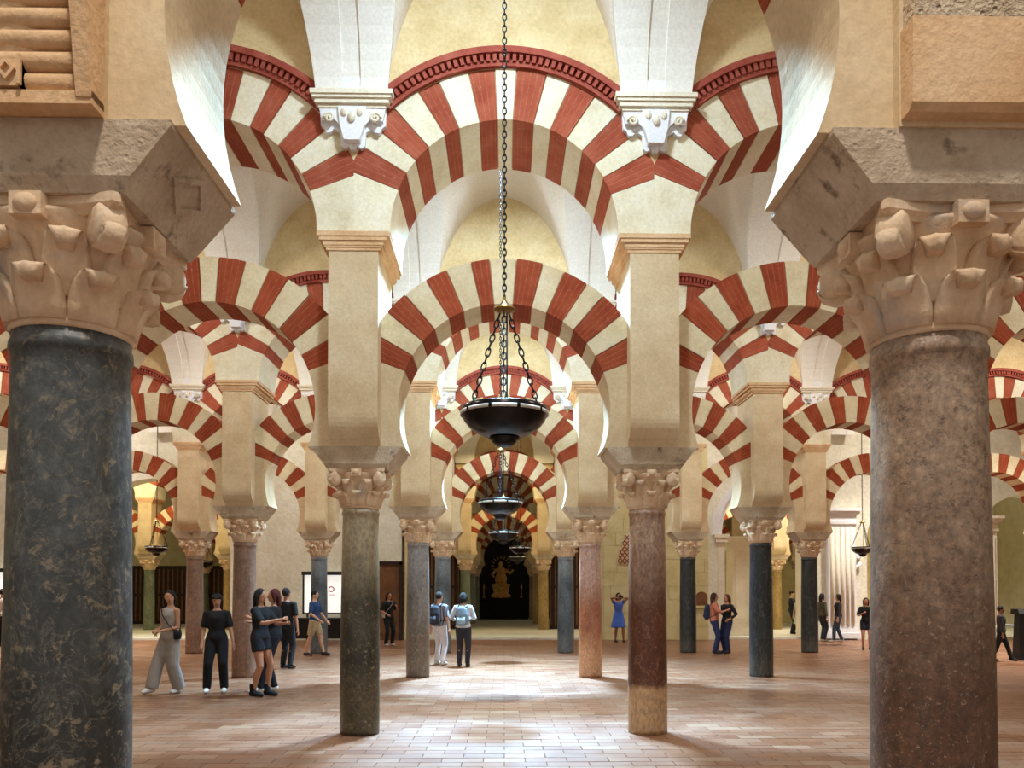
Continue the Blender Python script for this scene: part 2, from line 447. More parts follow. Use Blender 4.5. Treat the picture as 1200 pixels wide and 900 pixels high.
# ------------------------------------------------------------------ floor
mb = MB(); mb.box(-24, 24, -6, ROW(4), -0.3, -0.005)
M['bed'] = stone('floor_bedding', [(92, 62, 44), (104, 72, 52), (118, 84, 62)], 6.0, 0.95)
fl = link('floor', mb.mesh('floor', M['bed']))
tag(fl, 'worn terracotta tile floor of the pillared hall', None, None, 'structure')
tm = MB(); tm.frustum((-TX / 2 + .003, TX / 2 - .003, -TY / 2 + .003, TY / 2 - .003), -0.01, (-TX / 2 + .006, TX / 2 - .006, -TY / 2 + .006, TY / 2 - .006), 0.0)
tile_me = tm.mesh('tile', M['tile'])
rest = MB()
rnd = random.Random(3)
near = []
jy0, jy1 = int(math.floor(-6 / TY)), int(ROW(4) / TY)
for j in range(jy0, jy1):
    yc = (j + 0.5) * TY
    off = 0.5 * (j % 2)
    half = 5.2 if yc < 7 else (6 + yc * 0.66)
    i0, i1 = int(-half / TX), int(half / TX)
    for i in range(i0, i1 + 1):
        xc = (i + 0.5 + off) * TX
        dz = rnd.uniform(-0.0022, 0.0)
        if 7.0 < yc < 10.0 and abs(xc) < 0.62 * yc and len(near) < 300:
            near.append((xc, yc, dz))
        else:
            x0, x1, y0, y1 = xc - TX / 2 + .005, xc + TX / 2 - .005, yc - TY / 2 + .005, yc + TY / 2 - .005
            b = len(rest.v)
            rest.v += [(x0, y0, dz), (x1, y0, dz), (x1, y1, dz), (x0, y1, dz), (x0 - .003, y0 - .003, -.01), (x1 + .003, y0 - .003, -.01), (x1 + .003, y1 + .003, -.01), (x0 - .003, y1 + .003, -.01)]
            for q in ((0, 1, 2, 3), (4, 5, 1, 0), (5, 6, 2, 1), (6, 7, 3, 2), (7, 4, 0, 3)):
                rest.f.append(tuple(b + k for k in q)); rest.m.append(0); rest.sm.append(False)
for (x, y, z) in near:
    link('floor_tile', tile_me, fl, (x, y, z))
rt = link('floor_tiles', rest.mesh('floor_tiles', M['tile']), fl); rt['kind'] = 'stuff'
mb = MB(); mb.box(-24, 24, ROW(4), ROW(8) + 4, -0.3, 0.06)
tag(link('floor', mb.mesh('floor_marble', M['marblefloor'])), 'pale marble floor one step up beyond the arcades', None, None, 'structure')

# ------------------------------------------------------------------ column
CAPZ, IMPZ, SPRZ = 2.56, 2.99, 3.23
def shaft_mesh(mat, name):
    mb = MB()
    prof = [(0.222, 0.0), (0.224, 0.05), (0.224, 0.6), (0.220, 1.3), (0.212, 1.9), (0.204, 2.42), (0.204, 2.485), (0.211, 2.492), (0.213, 2.51), (0.211, 2.528), (0.205, 2.535), (0.205, 2.56)]
    mb.lathe(prof, 40)
    return mb.mesh(name, mat)

def leaf_mesh(z0, h, r0, flare, w, curl, name):
    """thick leaf hugging the bell, tip rolled outwards; local: faces +x"""
    mb = MB()
    path = [(r0, z0), (r0 + .012, z0 + h * .3), (r0 + .028, z0 + h * .58), (r0 + .05, z0 + h * .80), (r0 + .05 + flare * .45, z0 + h * .94), (r0 + .05 + flare * .85, z0 + h * .98), (r0 + .05 + flare, z0 + h * .90), (r0 + .05 + flare * .95, z0 + h * .90 - curl)]
    wid = [.92, 1.0, 1.0, .92, .80, .68, .52, .34]
    for side in (0,):
        rows_o, rows_i = [], []
        for (r, z), k in zip(path, wid):
            ro, ri = [], []
            for j in range(7):
                u = (j / 6 - .5) * 2
                y = u * w * .5 * k
                bow = -0.35 * abs(u) ** 2 * w * .5 * k * 0.5 + (0.010 if abs(u) < 0.2 else 0)
                ro.append((r + .022 + bow, y, z))
                ri.append((r - .03 + bow * .5, y * .96, z - .006))
            rows_o.append(ro); rows_i.append(ri)
        loop = [o_ + i_[::-1] for o_, i_ in zip(rows_o, rows_i)]
        b = mb.quad_grid(loop, True, 0, True)
        n = len(loop[0])
        mb.f.append(tuple(b + k for k in range(n))[::-1]); mb.m.append(0); mb.sm.append(False)
        t_ = b + (len(loop) - 1) * n
        mb.f.append(tuple(t_ + k for k in range(n))); mb.m.append(0); mb.sm.append(False)
    return mb

def volute_mb():
    """corner scroll, local +x points out along the diagonal"""
    mb = MB()
    c = (0.345, 0.335)
    pts, rad = [], []
    for k in range(26):
        a = -PI * 0.9 + k / 25 * 3.6 * PI
        r = 0.082 * (1 - k / 25 * 0.82)
        pts.append((c[0] + r * math.cos(-a + PI), 0, c[1] + r * math.sin(-a + PI)))
        rad.append((0.045, 0.017 * (1 - k / 40)))
    pre = [(0.225, 0, 0.20), (0.25, 0, 0.27), (0.275, 0, 0.33)]
    mb.tube(pre + pts, [(0.04, .02), (0.045, .02), (0.045, .02)] + rad, 8)
    # the disc that fills the scroll
    rows = []
    for y, r in ((-.052, .050), (-.042, .074), (.042, .074), (.052, .050)):
        rows.append([(c[0] + r * math.cos(2 * PI * k / 14), y, c[1] + r * math.sin(2 * PI * k / 14)) for k in range(14)])
    b = mb.quad_grid(rows, True, 0, True)
    mb.f.append(tuple(b + k for k in range(14))); mb.m.append(0); mb.sm.append(True)
    mb.f.append(tuple(b + 42 + k for k in range(14))); mb.m.append(0); mb.sm.append(True)
    return mb

def bell_mb():
    mb = MB()
    mb.lathe([(.207, 0.0), (.214, .010), (.214, .028), (.210, .04), (.218, .16), (.240, .26), (.270, .33), (.30, .375), (.30, .39)], 28)
    # abacus with hollow sides and cut corners
    def outline(h, e):
        pts = []
        for q in range(4):
            a = q * PI / 2
            loc = []
            for k in range(7):
                u = -1 + 2 * k / 6
                x = h * (0.86 + 0.14 * u * u)
                y = u * h * 0.94
                loc.append((x, y))
            for x, y in loc:
                pts.append(((x + e) * math.cos(a) - y * math.sin(a) * (1 + e), (x + e) * math.sin(a) + y * math.cos(a) * (1 + e)))
        return pts
    rows = []
    for h, z in ((.285, .372), (.295, .385), (.315, .40), (.315, .432)):
        rows.append([(x, y, z) for x, y in outline(h, 0.0)])
    b = mb.quad_grid(rows, True, 0, False)
    n = len(rows[0])
    mb.f.append(tuple(b + k for k in range(n))[::-1]); mb.m.append(0); mb.sm.append(False)
    mb.f.append(tuple(b + 3 * n + k for k in range(n))); mb.m.append(0); mb.sm.append(False)
    return mb

def merge(dst, src, rotz=0.0, tr=(0, 0, 0)):
    b = len(dst.v)
    c, s_ = math.cos(rotz), math.sin(rotz)
    dst.v += [(x * c - y * s_ + tr[0], x * s_ + y * c + tr[1], z + tr[2]) for x, y, z in src.v]
    dst.f += [tuple(b + i for i in f) for f in src.f]
    dst.m += src.m; dst.sm += src.sm

LEAF_LO = leaf_mesh(.022, .165, .203, .045, .172, .035, 'leaf')
LEAF_UP = leaf_mesh(.10, .215, .212, .050, .155, .040, 'leaf')
VOL = volute_mb(); BELL = bell_mb()
def rosette_mb():
    mb = MB(); mb.box(.255, .325, -.055, .055, .345, .425); mb.ball((.322, 0, .385), (.025, .045, .035), 8, 6)
    return mb
ROS = rosette_mb()
leaf_lo_me = LEAF_LO.mesh('leaf', M['capital']); leaf_up_me = LEAF_UP.mesh('leaf', M['capital'])
vol_me = VOL.mesh('volute', M['capital']); bell_me = BELL.mesh('capital_bell', M['capital']); ros_me = ROS.mesh('rosette', M['capital'])
def whole_capital():
    mb = MB(); merge(mb, BELL)
    for k in range(8):
        merge(mb, LEAF_LO, k * PI / 4); merge(mb, LEAF_UP, (k + .5) * PI / 4)
    for k in range(4):
        merge(mb, VOL, (k + .5) * PI / 2); merge(mb, ROS, k * PI / 2)
    return mb.mesh('capital', M['capital'])
cap_me = whole_capital()
def impost_mesh():
    mb = MB()
    mb.frustum((-.33, .33, -.30, .30), IMPZ, (-.36, .36, -.325, .325), IMPZ + .05)
    mb.frustum((-.36, .36, -.325, .325), IMPZ + .05, (-.50, .50, -.335, .335), SPRZ - .02)
    mb.box(-.50, .50, -.335, .335, SPRZ - .02, SPRZ)
    return mb.mesh('impost', M['impost'])
imp_me = impost_mesh()
SHAFT = {k: shaft_mesh(M[k], 'shaft') for k in M if k.startswith('m_')}
MWORD = {'m_black': 'mottled black-blue marble', 'm_brown': 'pitted brown marble', 'm_olive': 'olive-grey stone', 'm_red': 'dark red marble', 'm_pink': 'pink marble', 'm_grey': 'grey marble', 'm_blue': 'blue-grey marble', 'm_char': 'charcoal marble', 'm_rose': 'rose-brown marble', 'm_gold': 'honey-coloured marble', 'm_green': 'grey-green marble'}

def column(row, idx, mk, detail):
    x, y = (idx + .5) * SP, ROW(row)
    t = thing('marble_column', '%s column with carved capital, %s row, %s' % (MWORD[mk], ORD[row], side_words(idx)), 'column', (x, y, 0), 0, 'columns of the arcades')
    link('shaft', SHAFT[mk], t)
    if detail:
        c = link('capital', bell_me, t, (0, 0, CAPZ))
        for k in range(8):
            link('leaf', leaf_lo_me, c, None, (0, 0, k * PI / 4)); link('leaf', leaf_up_me, c, None, (0, 0, (k + .5) * PI / 4))
        for k in range(4):
            link('volute', vol_me, c, None, (0, 0, (k + .5) * PI / 2)); link('rosette', ros_me, c, None, (0, 0, k * PI / 2))
    else:
        link('capital', cap_me, t, (0, 0, CAPZ))
    im = link('impost', imp_me, t)
    if row == 0 and idx == -1:
        # worn lozenge carved on the slanting cheek of the impost
        mb = MB()
        c = Vector((.434, 0, IMPZ + .05 + .085)); u = Vector((0, 1, 0)); v = Vector((.14, 0, .17)).normalized(); n_ = Vector((.17, 0, -.14)).normalized()
        ring = [(0, 1), (1, 0), (0, -1), (-1, 0)]
        for a in range(4):
            p0, p1 = ring[a], ring[(a + 1) % 4]
            pts = [c + u * p[0] * .15 * f + v * p[1] * .085 * f for p, f in ((p0, 1), (p1, 1), (p1, .72), (p0, .72))]
            b = len(mb.v)
            mb.v += [tuple(q - n_ * .01) for q in pts] + [tuple(q + n_ * .009) for q in pts]
            for q in ((0, 1, 2, 3), (4, 5, 6, 7), (0, 1, 5, 4), (1, 2, 6, 5), (2, 3, 7, 6), (3, 0, 4, 7)):
                mb.f.append(tuple(b + k for k in q)); mb.m.append(0); mb.sm.append(False)
        link('carved_lozenge', mb.mesh('carved_lozenge', M['impost']), im)
    return t

# ------------------------------------------------------------------ pier over a column
PW, PD = 0.27, 0.53
def pier_mesh(flat=False):
    mb = MB()
    # side profile in y,z : round corbel below, straight above
    prof = [(.33, SPRZ)]
    for k in range(9):
        a = k / 8 * PI / 2
        prof.append((.37 + (PD - .37) * math.sin(a), 3.30 + .26 * (1 - math.cos(a))))
    if flat: prof = [(.345, SPRZ), (.345, 4.2), (PD, 4.5)]
    prof.append((PD, 5.34))
    rows = []
    for y, z in prof:
        rows.append([(-PW, -y, z), (PW, -y, z), (PW, y, z), (-PW, y, z)])
    b = mb.quad_grid(rows, True, 0, False)
    mb.f.append((b, b + 1, b + 2, b + 3)); mb.m.append(0); mb.sm.append(False)
    t = b + 4 * (len(rows) - 1)
    mb.f.append((t, t + 1, t + 2, t + 3)); mb.m.append(0); mb.sm.append(False)
    return mb.mesh('pier_body', M['pier'])
def pier_cornice():
    mb = MB()
    z = 5.34
    for (ex, h) in ((.025, .035), (.045, .02), (.06, .05), (.10, .045), (.125, .05)):
        mb.box(-PW - ex, PW + ex, -PD - ex * .35, PD + ex * .35, z, z + h)
        z += h
    return mb.mesh('cornice', M['corbel'])
pier_me, pier_flat, corn_me = pier_mesh(), pier_mesh(True), pier_cornice()
# corbel panels that show on the front columns
def roll_mesh():
    mb = MB(); mb.tube([(-.22, 0, 0), (-.08, 0, 0), (.08, 0, 0), (.22, 0, 0)], .036, 12); return mb.mesh('roll', M['corbel'])
roll_me = roll_mesh()
def pier(row, idx, style):
    x, y = (idx + .5) * SP, ROW(row)
    t = thing('arcade_pier', 'square plaster pier with cornice, %s row, above column %s' % (ORD[row], side_words(idx)), 'pier', (x, y, 0), 0, 'piers between the arches')
    link('body', pier_flat if style else pier_me, t)
    link('cornice', corn_me, t)
    if style == 'roll':
        for k in range(13):
            link('corbel_roll', roll_me, t, (0, -.385 - .012 * k, 3.315 + .066 * k))
        mb = MB(); mb.frustum((-.275, -.225, -.43, -.34), 3.25, (-.275, -.225, -.60, -.34), 4.2); l1 = link('corbel_cheek', mb.mesh('corbel_cheek', M['corbel']), t)
        link('corbel_cheek', l1.data, t, (.50, 0, 0))
        mb = MB(); mb.box(-.275, .275, -.425, -.34, SPRZ, 3.275); link('corbel_fillet', mb.mesh('corbel_fillet', M['corbel']), t)
        rows = []
        for k in range(15):
            z = 3.395 + .05 * k; y = -.415 - .0092 * k; w = .085 + .02 * math.sin(k * 1.3) + .004 * k
            rows.append([(-w, y + .012, z), (-w * .6, y - .006, z), (0, y - .012, z), (w * .6, y - .006, z), (w, y + .012, z)])
        mb = MB(); mb.quad_grid(rows); link('worn_band', mb.mesh('worn_band', M['corbel']), t)
        mb = MB()
        for a in range(4):
            c, s_ = math.cos(a * PI / 2), math.sin(a * PI / 2)
            p = [(.030 * c, .036 * s_), (-.030 * s_, .036 * c)]
            q = [(.017 * c, .021 * s_), (-.017 * s_, .021 * c)]
            mb.prism([p[0], p[1], q[1], q[0]], -.02, .02)
        mb.box(-.048, -.036, -.018, .02, -.05, .05); mb.box(.036, .048, -.018, .02, -.05, .05); mb.box(-.048, .048, -.006, .02, -.05, .05)
        link('lozenge', mb.mesh('lozenge', M['corbel']), t, (.0, -.425, 3.335))
    elif style == 'block':
        mb = MB()
        rows = []
        for yy, zz in ((-.40, 3.25), (-.425, 3.27), (-.43, 3.40), (-.435, 3.56)):
            rows.append([(-.265, yy, zz), (.265, yy, zz), (.265, -.33, zz), (-.265, -.33, zz)])
        b = mb.quad_grid(rows, True, 0, False)
        mb.f.append((b, b + 1, b + 2, b + 3)); mb.m.append(0); mb.sm.append(False)
        link('corbel_block', mb.mesh('corbel_block', M['corbel']), t)
        mb = MB(); mb.frustum((-.255, .255, -.425, -.33), 3.56, (-.255, .255, -.56, -.33), 4.3); link('corbel_upper_block', mb.mesh('corbel_upper_block', M['impost_pale']), t)
    return t

# ------------------------------------------------------------------ arches
def arc(zc, r, a0, a1, n):
    """points from angle a0 to a1, measured from the crown, positive to the right"""
    return [(r * math.sin(R(a0 + (a1 - a0) * k / n)), zc + r * math.cos(R(a0 + (a1 - a0) * k / n))) for k in range(n + 1)]
STEP = 9.25
def voussoir_poly(zc, ri, ro, k, off, lim, gap=.22, jit=None):
    a0, a1 = (k - .5) * STEP + off + gap + jit[k + 7], (k + .5) * STEP + off - gap + jit[k + 8]
    p = arc(zc, ri, a1, a0, 4) + arc(zc, ro, a0, a1, 4)
    return clip_x(p, lim)
def arch_set(zc, ri, ro, off, lim, half, spring, mred, mpale, seed):
    """meshes shared by every arch of a tier"""
    rn = random.Random(seed)
    jit = [0.0] + [rn.uniform(-1.1, 1.1) for _ in range(14)] + [0.0]
    parts = []
    for k in range(-7, 8):
        mb = MB()
        pr = rn.uniform(-.006, .004)
        mb.prism(voussoir_poly(zc, ri + rn.uniform(-.003, .003), ro + rn.uniform(-.004, .004), k, off, lim, .22, jit), -half - pr, half + pr)
        parts.append((k, mb.mesh('voussoir', M[mred] if k % 2 else M[mpale])))
    # mortar core, recessed behind the joints
    mb = MB()
    for k in range(-7, 8):
        a0, a1 = (k - .5) * STEP + off, (k + .5) * STEP + off
        mb.prism(clip_x(arc(zc, ri + .012, a1, a0, 4) + arc(zc, ro - .012, a0, a1, 4), lim - .004), -half + .014, half - .014)
    core = mb.mesh('mortar_core', M['mortar'])
    spr = []
    for sgn in (-1, 1):
        aend = 7.5 * STEP + sgn * off
        astart = math.degrees(math.acos((spring - zc) / ri))
        p = arc(zc, ri, astart, aend, 10)
        e = p[-1]
        dx, dz = math.sin(R(aend)), math.cos(R(aend))
        tt = (lim - e[0]) / dx
        p = p + [(lim, e[1] + dz * tt), (lim, spring)]
        if sgn < 0: p = [(-x, z) for x, z in p][::-1]
        mb = MB(); mb.prism(p, -half, half)
        spr.append(mb.mesh('springer', M['pier'] if mred == 'red' else M['pale_fresh']))
    return parts, core, spr
LOWER = [arch_set(LZC, LR, LRO, 0.0, SP / 2 - PW + .004, .30, SPRZ, 'red', 'pale', q) for q in (1, 5, 9)]
UPPER = [arch_set(UZC, UR, URO, 1.2 - q * .1, SP / 2 - .0006, .53, 5.54, 'red_up', 'pale_fresh', q + 20) for q in (1, 6, 8)]
def joined_arch(setp):
    def join(sel, name, mats):
        mb = MB()
        for me in sel:
            b = len(mb.v)
            mb.v += [tuple(v.co) for v in me.vertices]
            for p in me.polygons:
                mb.f.append(tuple(b + i for i in p.vertices)); mb.m.append(0); mb.sm.append(False)
        return mb.mesh(name, mats)
    parts, core, spr = setp
    return (join([m for k, m in parts if k % 2], 'red_voussoirs', parts[0][1].materials[0]), join([m for k, m in parts if not k % 2], 'pale_voussoirs', parts[1][1].materials[0]), core, spr)
LOWER_J, UPPER_J = joined_arch(LOWER[0]), joined_arch(UPPER[0])

def moulding_meshes():
    out = []
    for sgn in (-1, 1):
        mb = MB(); dn = MB()
        lim = SP / 2 - .375
        def ring(m, r0, r1, y0, y1, n=44, a=52):
            for k in range(n):
                b0, b1 = -a + 2 * a * k / n, -a + 2 * a * (k + 1) / n
                p = clip_x(arc(UZC, r0, b1, b0, 1) + arc(UZC, r1, b0, b1, 1), lim)
                if len(p) >= 3: m.prism(p, min(y0, y1), max(y0, y1))
        ring(mb, URO + .002, URO + .05, sgn * .50, sgn * .575)
        ring(mb, URO + .05, URO + .13, sgn * .50, sgn * .545)
        ring(mb, URO + .13, URO + .20, sgn * .50, sgn * .62)
        for k in range(46):
            a = -50 + 100 * (k + .5) / 46
            p = clip_x(arc(UZC, URO + .048, a + .62, a - .62, 1) + arc(UZC, URO + .132, a - .62, a + .62, 1), lim)
            if len(p) >= 3: dn.prism(p, min(sgn * .54, sgn * .60), max(sgn * .54, sgn * .60))
        out.append((mb.mesh('moulding', M['redmould']), dn.mesh('dentils', M['redmould'])))
    return out
MOULD = moulding_meshes()

def lower_arch(row, i, joined):
    t = thing('horseshoe_arch', 'red and cream striped lower arch, %s row, %s' % (ORD[row], bay_words(i)), 'arch', (i * SP, ROW(row), 0), 0, 'lower tier of striped arches')
    put_arch(t, LOWER[(i * 2 + row) % 3], LOWER_J, joined)
def put_arch(t, sep, jo, joined):
    if joined:
        r_ = link('red_voussoirs', jo[0], t); r_['kind'] = 'stuff'
        p_ = link('pale_voussoirs', jo[1], t); p_['kind'] = 'stuff'
        link('mortar_core', jo[2], t)
        for m in jo[3]: link('springer', m, t)
    else:
        for k, m in sep[0]: link('voussoir', m, t)
        link('mortar_core', sep[1], t)
        for m in sep[2]: link('springer', m, t)
def upper_arch(row, i, joined):
    t = thing('round_arch', 'red and cream upper arch with toothed moulding, %s row, %s' % (ORD[row], bay_words(i)), 'arch', (i * SP, ROW(row), 0), 0, 'upper tier of striped arches')
    put_arch(t, UPPER[(i * 2 + row) % 3], UPPER_J, joined)
    for m, d in (MOULD[:1] if joined else MOULD):
        link('moulding', m, t); q = link('dentils', d, t); q['kind'] = 'stuff'

# ------------------------------------------------------------------ pilasters on stucco brackets, above each pier
PLZ = 7.03
def pilaster_meshes():
    yf = -PD - .13
    mb = MB()
    mb.box(-.385, .385, yf, -PD + .02, PLZ, 9.0)
    shaft = mb.mesh('pilaster_shaft', M['white'])
    mb = MB()
    for x0, x1 in ((-.30, -.10), (.10, .30)):
        mb.box(x0, x1, yf - .022, yf + .01, PLZ + .0, 9.0)
    mb.box(-.11, .11, yf - .022, yf + .01, PLZ, PLZ + .14)
    face = mb.mesh('pilaster_fillets', M['white'])
    mb = MB()
    z = PLZ
    for ex, h in ((.06, .05), (.04, .035), (.015, .05), (-.02, .035)):
        mb.box(-.385 - ex, .385 + ex, yf - ex * .8, -PD + .02, z - h, z); z -= h
    slab = mb.mesh('bracket_slab', M['cream'])
    mb = MB()
    # console body: wide scalloped wings narrowing to a tongue
    poly = [(-.09, 6.44), (-.045, 6.47), (-.03, 6.43), (.03, 6.43), (.045, 6.47), (.09, 6.44), (.13, 6.47), (.14, 6.62), (.21, 6.66), (.24, 6.62), (.29, 6.615), (.31, 6.66), (.35, 6.69), (.36, 6.865), (-.36, 6.865), (-.35, 6.69), (-.31, 6.66), (-.29, 6.615), (-.24, 6.62), (-.21, 6.66), (-.14, 6.62), (-.13, 6.47)]
    mb.prism(poly, -PD - .05, -PD + .02)
    wing = [(-.33, 6.72), (-.20, 6.74), (-.12, 6.66), (.12, 6.66), (.20, 6.74), (.33, 6.72), (.36, 6.865), (-.36, 6.865)]
    mb.prism(wing, -PD - .10, -PD)
    tongue = [(-.085, 6.50), (.085, 6.50), (.13, 6.66), (.15, 6.865), (-.15, 6.865), (-.13, 6.66)]
    mb.prism(tongue, -PD - .13, -PD)
    body = mb.mesh('bracket_console', M['white'])
    mb = MB()
    for sx in (-1, 1):
        pts = [(sx * (.25 + .058 * (1 - k / 22) * math.cos(k * .55)), -PD - .11, 6.745 + .058 * (1 - k / 22) * math.sin(k * .55)) for k in range(20)]
        mb.tube(pts, .016, 6)
        mb.ball((sx * .085, -PD - .135, 6.80), (.035, .02, .05), 8, 6)
    mb.ball((0, -PD - .14, 6.74), (.045, .03, .06), 8, 6)
    scroll = mb.mesh('bracket_scrolls', M['cream'])
    return shaft, face, slab, body, scroll
PIL = pilaster_meshes()
def pilaster(row, idx, back):
    t = thing('vault_pilaster', 'white pilaster on scrolled bracket, %s row, %s, %s' % (ORD[row], side_words(idx), 'far face' if back else 'near face'), 'pilaster', ((idx + .5) * SP, ROW(row), 0), PI if back else 0, 'pilasters above the piers')
    for n_, m in zip(('shaft', 'fillets', 'bracket_slab', 'bracket_console', 'bracket_scrolls'), PIL):
        q = link(n_, m, t)
        if n_ in ('bracket_scrolls', 'fillets'): q['kind'] = 'stuff'

# ------------------------------------------------------------------ wall above the upper arches
def upper_wall(row, i0, i1):
    for i in range(i0, i1 + 1):
        mb = MB()
        n = 30
        rows = []
        for k in range(n + 1):
            x = -SP / 2 + SP * k / n
            zb = UZC + math.sqrt(max(URO * URO - x * x, 0)) - .004
            rows.append([(x, -PD + .004, zb), (x, -PD + .004, 9.5), (x, PD - .004, 9.5), (x, PD - .004, zb)])
        mb.quad_grid(rows, True, 0, False)
        o = link('wall_clerestory', mb.mesh('wall_clerestory', M['lunette']), None, (i * SP, ROW(row), 0))
        tag(o, 'rough ochre plaster wall above the %s row arch, %s' % (ORD[row], bay_words(i)), None, None, 'structure')

# ------------------------------------------------------------------ vaults
HS = PITCH / 2 - PD
def zlong(y, crown=9.05, spring=7.0):
    return spring + (crown - spring) * math.sqrt(max(0.0, 1 - (y / HS) ** 2))
def zcross(x, hw=SP / 2 - .36, crown=9.0, spring=7.02):
    u = abs(x) / hw
    return spring + (crown - spring) * (max(0.0, 1 - u ** 2)) ** 0.6 if u < 1 else spring
def vault(row, i0, i1):
    yc = ROW(row) + U
    mb = MB(); n, m = 32, 36
    for i in range(i0, i1 + 1):
        rows = []
        for a in range(n + 1):
            x = -SP / 2 + SP * a / n
            r_ = []
            for b in range(m + 1):
                y = -HS * math.cos(PI * b / m)
                r_.append((i * SP + x, y, max(zlong(y), zcross(x))))
            rows.append(r_)
        mb.quad_grid(rows, False, 0, True)
    o = link('ceiling', mb.mesh('ceiling_vault', M['vault']), None, (0, yc, 0))
    tag(o, 'plaster cross vault with lunettes behind the %s row' % ORD[row], None, None, 'structure')
    rb = MB(); prof = []
    for b in range(37):
        y = -HS * math.cos(PI * b / 36)
        prof.append((y, zlong(y)))
    rows = []
    for y, z in prof:
        # normal towards the inside
        ny, nz = -y / HS ** 2, -(z - 7.0) / 2.05 ** 2
        l_ = math.hypot(ny, nz) or 1
        ny, nz = ny / l_, nz / l_
        d = .152
        w = .385 + .30 * max(0, (z - 7.0) / 2.05) ** 1.2      # the springing fans out between the lunettes
        zt = max(z, zcross(SP / 2 - w)) + .03
        rows.append([(-w, y, zt), (-w, y + ny * d, z + nz * d), (-.10, y + ny * d, z + nz * d), (-.10, y + ny * d * .86, z + nz * d * .86), (.10, y + ny * d * .86, z + nz * d * .86), (.10, y + ny * d, z + nz * d), (w, y + ny * d, z + nz * d), (w, y, zt)])
    rb.quad_grid(rows, False, 0, False)
    rme = rb.mesh('vault_rib', M['vault_pale'])
    for i in range(i0, i1):
        link('vault_rib', rme, o, ((i + .5) * SP, 0, 0))

# ------------------------------------------------------------------ the hall: rows of double arcades
NB = {0: 2, 1: 3, 2: 3, 3: 4}
MAIN = {(0, -1): 'm_black', (0, 0): 'm_brown', (1, -1): 'm_olive', (1, 0): 'm_red', (2, -1): 'm_grey', (2, 0): 'm_pink', (3, -1): 'm_blue', (3, 0): 'm_blue',
        (2, -2): 'm_rose', (2, 1): 'm_char', (3, -2): 'm_blue', (3, 1): 'm_char', (3, -3): 'm_rose', (3, 2): 'm_char', (1, -2): 'm_grey', (1, 1): 'm_rose'}
CYC = ['m_rose', 'm_grey', 'm_char', 'm_pink', 'm_blue', 'm_olive']
for row in range(4):
    nb = NB[row]
    for idx in range(-nb - 1, nb + 1):
        if row == 0 and not -3 <= idx <= 2: continue
        mk = MAIN.get((row, idx)) or CYC[(idx * 5 + row * 3) % 6]
        column(row, idx, mk, row < 2 and idx in (-1, 0))
        pier(row, idx, ('roll' if idx < 0 else 'block') if row == 0 else '')
        pilaster(row, idx, False)
        if row < 3: pilaster(row, idx, True)
    for i in range(-nb, nb + 1):
        lower_arch(row, i, False)
        upper_arch(row, i, False)
    upper_wall(row, -nb, nb)
    vault(row, -6, 6)

# ------------------------------------------------------------------ beyond the fourth row
Y4 = ROW(4)
def wall_open(name, x0, x1, opens, mat, y, th, top, label, step=.1):
    """wall along x with round-headed openings (xa, xb, spring, crown)"""
    xs = [x0 + (x1 - x0) * k / max(1, int((x1 - x0) / step)) for k in range(int((x1 - x0) / step) + 1)]
    for xa, xb, sp, cr in opens:
        xs += [xa, xb] + [xa + (xb - xa) * (1 - math.cos(PI * k / 24)) / 2 for k in range(25)]
    xs = sorted(set(round(v, 4) for v in xs if x0 <= v <= x1))
    def zb(x, xm):
        for xa, xb, sp, cr in opens:
            if xa < xm < xb:
                u = (x - (xa + xb) / 2) / ((xb - xa) / 2)
                return sp + (cr - sp) * math.sqrt(max(0, 1 - u * u))
        return 0.0
    mb = MB()
    for a, b in zip(xs, xs[1:]):
        xm = (a + b) / 2
        za, zb_ = zb(a, xm), zb(b, xm)
        i = len(mb.v)
        mb.v += [(a, y, za), (b, y, zb_), (b, y, top), (a, y, top), (a, y + th, za), (b, y + th, zb_), (b, y + th, top), (a, y + th, top)]
        for q in ((0, 1, 2, 3), (4, 7, 6, 5), (0, 4, 5, 1), (3, 2, 6, 7)):
            mb.f.append(tuple(i + k for k in q)); mb.m.append(0); mb.sm.append(False)
        for xa, xb, sp, cr in opens:
            for e, v0 in ((xa, 0), (xb, 1)):
                if abs(a - e) < 1e-4 and v0 == 1 or abs(b - e) < 1e-4 and v0 == 0:
                    j = len(mb.v); mb.v += [(e, y, 0), (e, y + th, 0), (e, y + th, sp), (e, y, sp)]
                    mb.f.append((j, j + 1, j + 2, j + 3)); mb.m.append(0); mb.sm.append(False)
    o = link(name, mb.mesh(name, mat))
    return tag(o, label, None, None, 'structure')
OPR = (7.35, 10.7, 3.6, 5.55)
wall_open('wall_left', -26, -3.4, [(-14.4, -9.3, 3.0, 5.5)], M['farwhite'], Y4 - .3, .7, 9.5, 'pale stone wall left of the aisle behind the fourth row')
wall_open('wall_centre', -3.4, 3.4, [(-3.3, 3.3, 5.0, 7.9)], M['farwall'], Y4 - .3, .7, 9.5, 'plaster wall over the opening at the end of the aisle')
wall_open('wall_right', 3.4, 7.0, [], M['farwall'], Y4 - .3, .7, 9.5, 'yellow ashlar wall right of the aisle behind the fourth row')
wall_open('wall_transept', 7.0, 26, [OPR, (12.5, 15.6, 3.4, 5.0), (16.4, 19.5, 3.4, 5.0)], M['farwhite'], Y4 - .3, .7, 9.5, 'pale wall with round arches opening to the transept')
